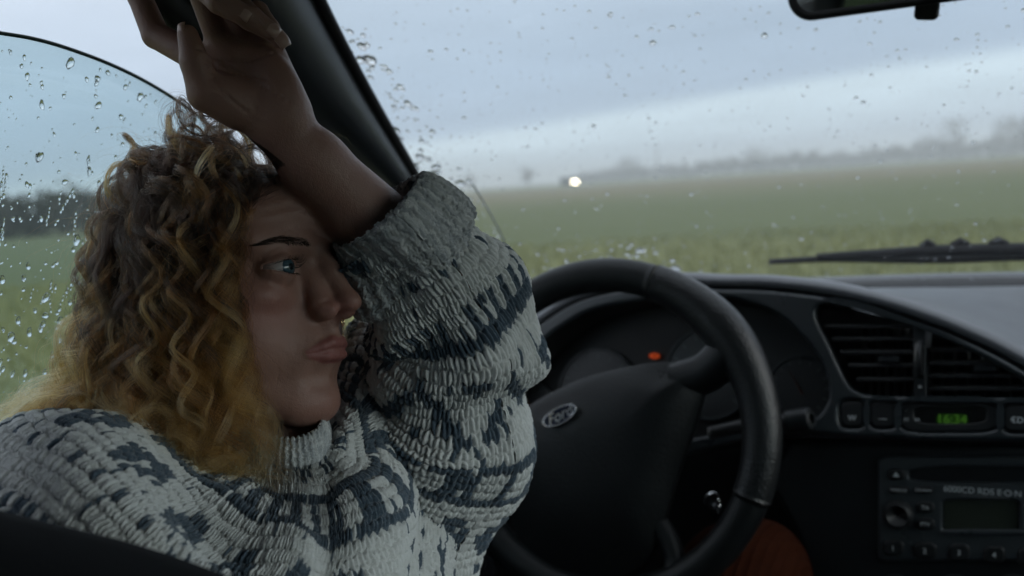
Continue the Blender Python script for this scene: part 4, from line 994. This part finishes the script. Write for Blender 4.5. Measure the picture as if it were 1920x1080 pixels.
def knit(P, U, Vc, sw_=.0074, sh_=.0090, amp=.0024, seed=1, rib=None, c_off=0, r_off=0, closed=True, marl=None):
    """P: (nu,nv,3) smooth surface; U, Vc: metres along the rows / around. returns displaced points and yarn colour"""
    r = np.random.default_rng(seed)
    du = np.gradient(P, axis=0); dv = np.gradient(P, axis=1)
    if closed: dv[:, 0] = P[:, 1]-P[:, -2]; dv[:, -1] = dv[:, 0]
    N = np.cross(du, dv); N /= np.linalg.norm(N, axis=2)[..., None]+1e-12
    N *= np.sign(((P-P.mean(1, keepdims=True))*N).sum())           # outwards
    wob = vnoise(U.shape, (40, 40), r)*.0009; wob2 = vnoise(U.shape, (50, 50), r)*.0009
    cx = (Vc+wob)/sw_; row = (U+wob2)/sh_
    col_ = np.floor(cx); f = cx-col_                                    # 0..1 across a stitch
    half = (f > .5); g = np.where(half, 1-(f-.5)*2, f*2)                # 0 at the outer edge, 1 at the middle of the V
    rs = row-.55*g                                                      # the two legs of the V lean together
    rr_ = np.floor(rs); t = rs-rr_
    across = np.abs(g-.5)*2; along = np.abs(t-.5)*2
    h = np.sqrt(np.clip(1-across**2.2, 0, 1))*np.clip(1-along**5*.8, 0, 1)
    jit = np.random.default_rng(seed+5).random((997,)); key = (col_.astype(int)*31+rr_.astype(int)*17+half*7) % 997
    h = h*(.8+.4*jit[key])
    c = chart(col_+c_off, rr_+r_off)
    c = np.clip(c+(jit[(key*7) % 997] > .955)*(1-2*c), 0, 1)
    if marl is not None:
        c = np.where(marl, .12+.5*(jit[(key*13) % 997]), c)
    if marl is not None: h = h*.45+.55*(np.mod(col_, 2) == 0)*np.sqrt(np.clip(1-(np.abs(f-.5)*2)**2, 0, 1))
    fz = r.normal(size=U.shape)*.00020
    Q = P+N*((h-.5)*amp*2+fz)[..., None]
    return Q, c, h
def yarn_material():
    m = Mat('two-colour wool'); p_ = m.n('ShaderNodeAttribute', attribute_name='yarn').outputs['Fac']; tc = m.n('ShaderNodeTexCoord').outputs['Object']
    n1 = m.noise(900, 3, .7, vec=tc); n2 = m.noise(2600, 2, .6, vec=tc); n3 = m.noise(40, 3, .6, vec=tc)
    pp = m.math('ADD', p_, m.math('MULTIPLY_ADD', n1, .55, -.275), clamp=True)
    w = m.mix(n3, (.68, .70, .69, 1), (.80, .815, .80, 1)); b = m.mix(n1, (.030, .055, .085, 1), (.10, .145, .19, 1))
    c = m.mix(pp, w, b)
    m.principled(c, .95, m.bump(m.math('ADD', n2, n1), .7, .0010), .1, **{'Sheen Weight': .35, 'Sheen Roughness': .5}); return m.m
M_WOOL = yarn_material()
jumper = empty('jumper', None, person)
def wool(name, P, U, Vc, closed=True, fine=True, **k):
    Q, c, h = knit(P, U, Vc, closed=closed, **k); nu, nv = P.shape[:2]
    o = mesh(name, Q.reshape(-1, 3), grid_faces(nu, nv), M_WOOL, jumper)
    a = o.data.attributes.new('yarn', 'FLOAT', 'POINT'); a.data.foreach_set('value', c.ravel().astype(np.float32)); return o, Q, h
def densify(S, nu, nv):
    """S: (a,b,3) control net -> smooth (nu,nv,3)"""
    A = np.stack([spline(S[:, j], nu) for j in range(S.shape[1])], 1); return np.stack([spline(A[i], nv) for i in range(nu)], 0)
def arclen(P, axis):
    d = np.linalg.norm(np.diff(P, axis=axis), axis=2); z = np.zeros_like(np.take(d, [0], axis)); return np.concatenate([z, np.cumsum(d, axis)], axis)
def tube_net(axis, radii, nth=14, squash=None):
    """control net round an axis: axis pts, radii towards (image right, up, depth) handled as circle"""
    A = np.asarray(axis, float); T, N, B = frames(A); net = []
    for i in range(len(A)):
        row = []
        for j in range(nth+1):
            a = 2*math.pi*j/nth; rr = radii[i] if np.isscalar(radii[i]) else radii[i][0]; rb = radii[i] if np.isscalar(radii[i]) else radii[i][1]
            row.append(A[i]+rr*math.cos(a)*N[i]+rb*math.sin(a)*B[i])
        net.append(row)
    return np.array(net)
# raised left sleeve: cuff -> elbow -> armpit, baggy, with folds gathered at the elbow
jr = np.random.default_rng(4)
AX = [at(715, 412, .705), at(758, 458, .715), at(808, 525, .728), at(850, 600, .745), at(852, 680, .765), at(842, 760, .785), at(800, 850, .80), at(742, 950, .81), at(690, 1060, .82), at(640, 1200, .83)]
RD = [.041, .046, .054, .060, .066, .072, .076, .080, .085, .09]
ctr = np.array(AX); NU, NV = 560, 520
axs = spline(ctr, NU); rds = np.interp(np.linspace(0, 1, NU), np.linspace(0, 1, len(RD)), RD)
T, N_, B_ = frames(axs); th = np.linspace(0, 2*np.pi, NV)
uu = np.linspace(0, 1, NU)[:, None]; 
fold = .0065*np.sin(uu*34+1.6*np.sin(th[None]*2+.7)+.8*np.sin(th[None]+2))*np.exp(-((uu-.34)/.20)**2)+.008*np.sin(uu*19+1.3*np.sin(th[None]+1.1)+2.0)*np.exp(-((uu-.62)/.30)**2)
nz = vnoise((NU, NV), (12, 8), jr)*.0045; nz = nz*np.minimum(1, np.minimum(np.arange(NV), NV-1-np.arange(NV))/40.0)[None]
rad = rds[:, None]+fold+nz
SLV = axs[:, None]+rad[..., None]*(np.cos(th)[None, :, None]*N_[:, None]+np.sin(th)[None, :, None]*B_[:, None])
Ulen = np.concatenate([[0], np.cumsum(np.linalg.norm(np.diff(axs, axis=0), axis=1))])[:, None]*np.ones((1, NV)); Vc = th[None]*.068*np.ones((NU, 1))
wool('sleeve', SLV, Ulen*1.1, Vc, c_off=3, r_off=24, seed=3)
# turned-back cuff
CX = [at(704, 398, .703), at(710, 405, .704), at(732, 426, .707), at(760, 456, .713), at(782, 480, .718), at(790, 488, .720)]
CRD = [.0400, .0450, .0490, .0515, .0530, .0470]
nu_, nv_ = 150, 420
axs2 = spline(CX, nu_); rr2 = np.interp(np.linspace(0, 1, nu_), np.linspace(0, 1, 6), CRD); T, N_, B_ = frames(axs2); th2 = np.linspace(0, 2*np.pi, nv_)
u2 = np.linspace(0, 1, nu_)[:, None]
cf = .0045*np.sin(th2[None]*3+u2*3)*(.3+u2)+.0035*np.sin(th2[None]*5+1)*np.sin(u2*3.1)+.004*np.sin(th2[None]*2+u2*5+.6)
CUF = axs2[:, None]+(rr2[:, None]+cf)[..., None]*(np.cos(th2)[None, :, None]*N_[:, None]+np.sin(th2)[None, :, None]*B_[:, None])
U2 = np.concatenate([[0], np.cumsum(np.linalg.norm(np.diff(axs2, axis=0), axis=1))])[:, None]*np.ones((1, nv_)); V2 = th2[None]*.05*np.ones((nu_, 1))
wool('cuff', CUF, U2, V2, sw_=.0050, sh_=.0050, amp=.0015, seed=9, marl=np.ones((nu_, nv_), bool))
# body of the jumper: shoulders and chest as one sheet wrapped round the torso, from the collar outwards
CO = at(548, 872, .705)                     # middle of the collar
RINGS = [
 # each ring: points given by picture place and depth, clockwise from behind the neck
 [(500, 800, .755), (455, 815, .70), (470, 850, .660), (530, 880, .638), (595, 872, .650), (622, 835, .69), (612, 800, .745), (550, 790, .765)],
 [(455, 790, .77), (400, 798, .69), (440, 885, .632), (530, 925, .612), (618, 910, .632), (662, 810, .70), (655, 690, .79), (550, 780, .79)],
 [(330, 775, .78), (268, 772, .655), (345, 905, .578), (500, 1000, .568), (645, 980, .602), (725, 800, .73), (695, 570, .84), (520, 785, .83)],
 [(190, 780, .78), (120, 766, .62), (215, 905, .530), (440, 1080, .530), (660, 1080, .578), (785, 900, .74), (765, 610, .88), (480, 800, .86)],
 [(70, 830, .76), (5, 832, .60), (120, 960, .500), (370, 1190, .515), (680, 1200, .575), (810, 1060, .71), (810, 900, .84), (420, 850, .88)],
 [(0, 960, .74), (-75, 960, .59), (70, 1100, .490), (330, 1380, .515), (700, 1380, .585), (820, 1260, .72), (820, 1100, .85), (400, 980, .88)]]
net = np.array([[at(*p_) for p_ in r_] for r_ in RINGS]); 
NU, NV = 620, 940
A = np.stack([spline(net[:, j], NU) for j in range(8)], 1)
tv = np.interp(np.linspace(0, 1, NV), [0, .06, .94, 1], [0, .05, .73, 1.0]); _ws = np.linspace(0, 1, 1201)
TOR = np.stack([(lambda s_: np.stack([np.interp(tv, _ws, s_[:, c]) for c in range(3)], -1))(np.concatenate([q_ := spline(A[i], 1200, True), q_[:1]])) for i in range(NU)], 0)
u_ = np.linspace(0, 1, NU)[:, None]; v_ = tv[None]
du = np.gradient(TOR, axis=0); dv = np.gradient(TOR, axis=1); Nn = np.cross(du, dv); Nn /= np.linalg.norm(Nn, axis=2)[..., None]+1e-12
cen = TOR.mean((0, 1)); sgn = np.sign(((TOR-cen)*Nn).sum()); Nn *= sgn
vv = v_*2*np.pi; per = lambda k, ph: np.sin(k*vv+ph)
fold = .009*np.sin(14*v_*2*np.pi/2.0+u_*6+1.2*np.sin(u_*7))*np.exp(-((v_-.50)/.13)**2)*np.clip((u_-.12)*3, 0, 1)
fold += .010*np.sin(u_*17+3*np.sin(vv+.5)+1.0)*np.exp(-((v_-.36)/.10)**2)*np.clip((u_-.15)*3, 0, 1)
fold += .004*(per(3, .3)*np.sin(u_*9)+per(5, 1.7)*np.sin(u_*13+1))*np.clip(u_*2.5, 0, 1)
TOR = TOR+Nn*fold[..., None]
Um = arclen(TOR, 0); Vm = (v_*1.15)*np.ones((NU, 1))
wool('jumper_body', TOR if sgn > 0 else TOR, Um, Vm, seed=6, c_off=0, r_off=12, sw_=1.15/150)
# ribbed collar standing up round the neck
CR0 = [[(500, 790, .752), (462, 800, .70), (474, 830, .662), (530, 852, .640), (590, 842, .652), (614, 812, .69), (605, 785, .742), (550, 778, .76)],
       [(505, 765, .750), (466, 775, .702), (480, 805, .666), (533, 822, .646), (584, 812, .657), (606, 786, .69), (598, 765, .738), (550, 755, .755)]]
cn = [np.array([at(*p_) for p_ in r_]) for r_ in CR0]; base = net[0]*.98+CO*.02
cnet = np.array([base, cn[0]+(cn[0]-CO)*.03, cn[1], cn[1]*.97+cn[1].mean(0)*.03-CU*.006, cn[0]*.94+CO*.06])
A = np.stack([spline(cnet[:, j], 140) for j in range(8)], 1); COLL = np.stack([spline(A[i], 399, True) for i in range(140)], 0); COLL = np.concatenate([COLL, COLL[:, :1]], 1)
wool('collar', COLL, arclen(COLL, 0), np.linspace(0, .42, 400)[None]*np.ones((140, 1)), sw_=.0050, sh_=.0050, amp=.0014, seed=12, marl=np.ones((140, 400), bool))

# ------------------------------------------------------------------ corduroy trousers: the bent right leg
def cord_material():
    m = Mat('rust corduroy'); uv = m.n('ShaderNodeAttribute', attribute_name='round').outputs['Fac']
    w_ = m.math('ABSOLUTE', m.math('SINE', m.math('MULTIPLY', uv, 330.0))); n_ = m.noise(120, 3)
    m.principled(m.mix(m.math('MULTIPLY', n_, .8), (.028, .007, .003, 1), (.046, .012, .005, 1)), .9, m.bump(w_, .8, .0016), .05); return m.m
HIP = at(1000, 2100, .78); KNEE = at(1400, 1092, 1.12); FOOT = at(1480, 1800, 1.2)
lg = spline([HIP, HIP*.5+KNEE*.5+CU*.02, KNEE-(KNEE-HIP)*.12, KNEE, KNEE+(FOOT-KNEE)*.12, KNEE*.5+FOOT*.5, FOOT], 80)
lr = np.interp(np.linspace(0, 1, 80), [0, .33, .42, .5, .6, 1], [.085, .078, .075, .074, .070, .06]); T, N_, B_ = frames(lg); tl = np.linspace(0, 2*np.pi, 60)
LEG = lg[:, None]+(lr[:, None]*(1+.03*np.sin(tl[None]*3+np.linspace(0, 9, 80)[:, None])))[..., None]*(np.cos(tl)[None, :, None]*N_[:, None]+np.sin(tl)[None, :, None]*B_[:, None])
tr_ = mesh('trousers', LEG.reshape(-1, 3), grid_faces(80, 60), cord_material(), person)
a_ = tr_.data.attributes.new('round', 'FLOAT', 'POINT'); a_.data.foreach_set('value', np.broadcast_to(tl[None]*.065, (80, 60)).astype(np.float32).ravel())
# ------------------------------------------------------------------ curly hair
from mathutils.kdtree import KDTree
hr = np.random.default_rng(17)
sub = TOR[::10, ::12].reshape(-1, 3); subn = Nn[::10, ::12].reshape(-1, 3); kd = KDTree(len(sub))
for i, q in enumerate(sub): kd.insert(q, i)
kd.balance()
GRAV = np.array([HX@[0, 0, -1.0], HY@[0, 0, -1.0], HZ@[0, 0, -1.0]])
SC, SR_ = np.array([0, 1.0, 2.0]), np.array([6.2, 6.3, 6.0])
ARM_A, ARM_B, PALM = to_head(np.stack([WRI, ELB, W(460, 150, .665)])/100)
def hairline(q):
    x, y, z = abs(q[0]), q[1], q[2]
    lim = np.interp(z, [-6, -3, -1, 1, 3, 5, 6.2, 7.0, 12], [-3, -1.0, 1.2, 3.4, 4.3, 5.4, 6.2, 12, 12])
    return y < lim and z > -4.5
def env(z, lay):
    """half-width of the mass of hair below the crown"""
    return np.interp(z, [-16, -11, -6, -1, 3, 7, 11], [9.4, 9.2, 7.9, 5.9, 4.4, 3.4, 2.0])+lay
def off_arm(q, m_):
    for a, b, r0, r1 in ((ARM_A, ARM_B, 2.6, 3.6), (PALM, ARM_A, 4.2, 3.0)):
        t = np.clip((q-a)@(b-a)/((b-a)@(b-a)), 0, 1); c = q-(a+t*(b-a)); l = np.linalg.norm(c); r = r0+(r1-r0)*t+m_
        if l < r: q = q+(c/max(l, .1)*.6+np.array([-.5, -.45, -.45]))*(r-l)
    return q
FZ = [-13, -11, -8.9, -5.6, -1.9, 1.9, 5.5, 8, 11]
F_FRONT = [5.0, 6.6, 6.1, 4.4, 3.3, 2.9, 3.3, 3.4, 3.0]        # how far forward the hair comes at each height
F_BACK = [-18, -17.5, -16, -13.6, -10.4, -7.2, -4.6, -2.6, -1.0]   # and how far back
def fwd(q): return q[1]*.913-q[0]*.407
def guide(p, n_, lay, L, steps=34):
    P = [p]; st = L/steps; bend = hr.normal(0, .05, 3)
    top = np.clip((p[2]-3)/4, 0, 1); near = p[0] > -1.5
    ff, fb = np.interp(p[2], FZ, F_FRONT), np.interp(p[2], FZ, F_BACK); u = np.clip((ff-fwd(p))/(ff-fb), 0, 1)
    u = np.clip((u-.12)*1.15+hr.normal(0, .09), 0, 1)
    comb = np.array([.75 if near else -.75, -.45, 0])*top; d = n_*(.45-.2*top)+comb*.8+GRAV*.3; d /= np.linalg.norm(d)
    for k in range(steps-1):
        g = min(1.0, .22+.06*k)
        d = d+GRAV*g*.50+bend*.5
        q = P[-1]
        lz = lay*np.interp(q[2], [-4, 2, 8], [1.0, .45, .25]); e = (q-SC)/(SR_+lz+.25); r = np.linalg.norm(e)
        if r < 1.0: nn_ = e/(SR_+lz); nn_ /= np.linalg.norm(nn_); d = d+nn_*(1-r)*9
        if near:
            ft = (1-u)*np.interp(q[2], FZ, F_FRONT)+u*np.interp(q[2], FZ, F_BACK)
            d = d+np.array([-.05, .16, 0])*np.clip(ft-fwd(q), -3, 3)*min(1, .25+k*.08)
            w = np.interp(q[2], [-14, -8, -2, 3, 6], [7.6, 7.4, 6.9, 6.4, 5.0])*(1 if q[1] > -3 else max(.2, 1+(q[1]+3)*.1))+lay*.9
            if q[0] < w and q[2] < 5: d = d+np.array([.22*min(3, w-q[0]), 0, 0])
        elif q[2] < 4:
            c = q-np.array([0, -1.2, 0]); rad = math.hypot(c[0], c[1]*.92); w = np.interp(q[2], [-16, -11, -6, -1, 3], [9, 9, 8, 6.5, 5])+lay
            if rad < w: d = d+np.array([c[0], c[1], 0])/max(rad, .1)*(w-rad)*.22
            if q[1] > 2.5: d = d+np.array([-.1, -.5*(q[1]-2.5), 0])
        d /= np.linalg.norm(d); q = q+d*st
        q = off_arm(q, .5)
        w_ = from_head(q); c_, i_, dist = kd.find(w_)
        dd = (w_-sub[i_])@subn[i_]
        if dist < .05 and dd < .008:
            w_ = w_+subn[i_]*(.008-dd); q = to_head(w_[None])[0]; t_ = subn[i_]; tl = np.array([HX@t_, HY@t_, HZ@t_]); d = d-tl*min(0, d@tl)*1.0
        P.append(q)
    return np.array(P)
def curl(P, amp, wl, ph, hand):
    T, N, B = frames(P); s = np.concatenate([[0], np.cumsum(np.linalg.norm(np.diff(P, axis=0), axis=1))]); a = ph+hand*2*np.pi*s/wl
    A = amp*np.clip(s/8.0, 0, 1)**1.2
    return P+A[:, None]*(np.cos(a)[:, None]*N+np.sin(a)[:, None]*B*.8)
S, RADI, TONE = [], [], []
NL = 820; nl = 0; KP = 46
while nl < NL:
    v = hr.normal(size=3); v /= np.linalg.norm(v)
    q = SC+SR_*v
    if not hairline(q) or q[0] < -6.5 and hr.uniform() < .6: continue
    if q[0] < 0 and hr.uniform() < (.45 if q[1] < 3 else .8): continue
    if np.linalg.norm(off_arm(q, .6)-q) > .01 and hr.uniform() < .75: continue
    nl += 1
    n_ = v/SR_; n_ /= np.linalg.norm(n_); lay = hr.uniform(.05, 1)*1.9
    back = np.clip(-q[1]/9, 0, 1); L = hr.uniform(15, 24)+5.5*np.clip((q[2]-1)/7, 0, 1)+1*back
    if hr.uniform() < .12: L *= .6
    G = guide(q-n_*.15, n_, lay, L); G = spline(G, KP)
    amp = hr.uniform(.38, 1.05); wl = hr.uniform(3.4, 6.2); ph = hr.uniform(0, 6.28); hand = hr.choice([-1, 1])
    inner = lay < .75; m = int(hr.integers(26, 48)); w0 = hr.uniform(.5, .85) if inner else hr.uniform(.15, .36); tone0 = hr.normal(-.02, .22)-(.40 if inner else -.02); s = np.linspace(0, 1, KP)  # inner locks coloured darker to stand in for shade inside the hair
    T, N, B = frames(G)
    for k in range(m):
        fly = hr.uniform() < .11
        a = hr.uniform(0, 6.28); r = math.sqrt(hr.uniform())*w0*(2.2 if fly else 1.0); prof = np.interp(s, [0, .3, .75, 1], [1.3, .68, .38, .30 if not fly else 1.0])
        off_ = (math.cos(a)*N+math.sin(a)*B)*(r*prof)[:, None]
        C = curl(G, amp*hr.uniform(.9, 1.12)*(1.4 if fly else 1), wl*hr.uniform(.975, 1.025)*(1.15 if fly else 1), ph+hr.normal(0, .06 if not fly else .55), hand)+off_
        fz = np.cumsum(hr.normal(0, .022 if not fly else .085, (KP, 3)), 0)*np.clip(s*1.5, 0, 1)[:, None]; C = C+fz
        e = int(KP*hr.uniform(.82, 1.0)) if not fly else int(KP*hr.uniform(.6, 1.0))
        C = C[:e]; S.append(from_head(C)); RADI.append(.000085*hr.uniform(.75, 1.25) if not fly else .00006)
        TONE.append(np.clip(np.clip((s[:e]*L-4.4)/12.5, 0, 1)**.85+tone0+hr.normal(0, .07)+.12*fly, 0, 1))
# loose baby hairs standing off the crown and the back
for k in range(700):
    v = hr.normal(size=3); v /= np.linalg.norm(v); q = SC+SR_*v
    if not hairline(q) or q[0] < -4 or np.linalg.norm(off_arm(q, 1.0)-q) > .01: continue
    n_ = v/SR_; n_ /= np.linalg.norm(n_); L = hr.uniform(5, 12); P = [q]; d = n_+hr.normal(0, .4, 3)
    for j in range(17): d = d+GRAV*.13+hr.normal(0, .22, 3); d /= np.linalg.norm(d); P.append(P[-1]+d*L/17*.8+n_*.10*(j < 9))
    S.append(from_head(spline(np.array(P), 26))); RADI.append(.000045); TONE.append(np.clip(np.linspace(.1, .8, 26)+hr.normal(0, .1), 0, 1))
def hair_material():
    m = Mat('curly hair'); t = m.n('ShaderNodeAttribute', attribute_name='tone').outputs['Fac']
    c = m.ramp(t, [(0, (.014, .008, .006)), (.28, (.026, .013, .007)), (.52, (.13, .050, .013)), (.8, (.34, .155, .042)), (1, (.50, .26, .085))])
    q = m.n('ShaderNodeBsdfHairPrincipled', ins={'Roughness': .36, 'Radial Roughness': .5, 'Coat': .0, 'IOR': 1.4, 'Random Roughness': .2}); q.parametrization = 'COLOR'; m.l(c, q.inputs['Color']); m.l(q.outputs[0], m.out.inputs[0]); return m.m
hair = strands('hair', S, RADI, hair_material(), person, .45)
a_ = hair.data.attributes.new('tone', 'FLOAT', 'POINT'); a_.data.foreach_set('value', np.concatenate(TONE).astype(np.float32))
scene.cycles_curves.shape = 'RIBBONS'
print('strands', len(S), sum(map(len, S)))
# ------------------------------------------------------------------ wet air
mb = MB(); mb.box((0, 0, 7.2), (6300, 6300, 17.4)); hz = mb.build('haze', None); tag(hz, 'pale rainy haze over the field', 'haze', kind='stuff')
HM = Mat('haze air'); pv = HM.n('ShaderNodeVolumePrincipled', ins={'Color': (.93, .95, .97, 1), 'Density': .0021, 'Anisotropy': .2}); HM.l(pv.outputs[0], HM.out.inputs['Volume']); hz.data.materials.append(HM.m)
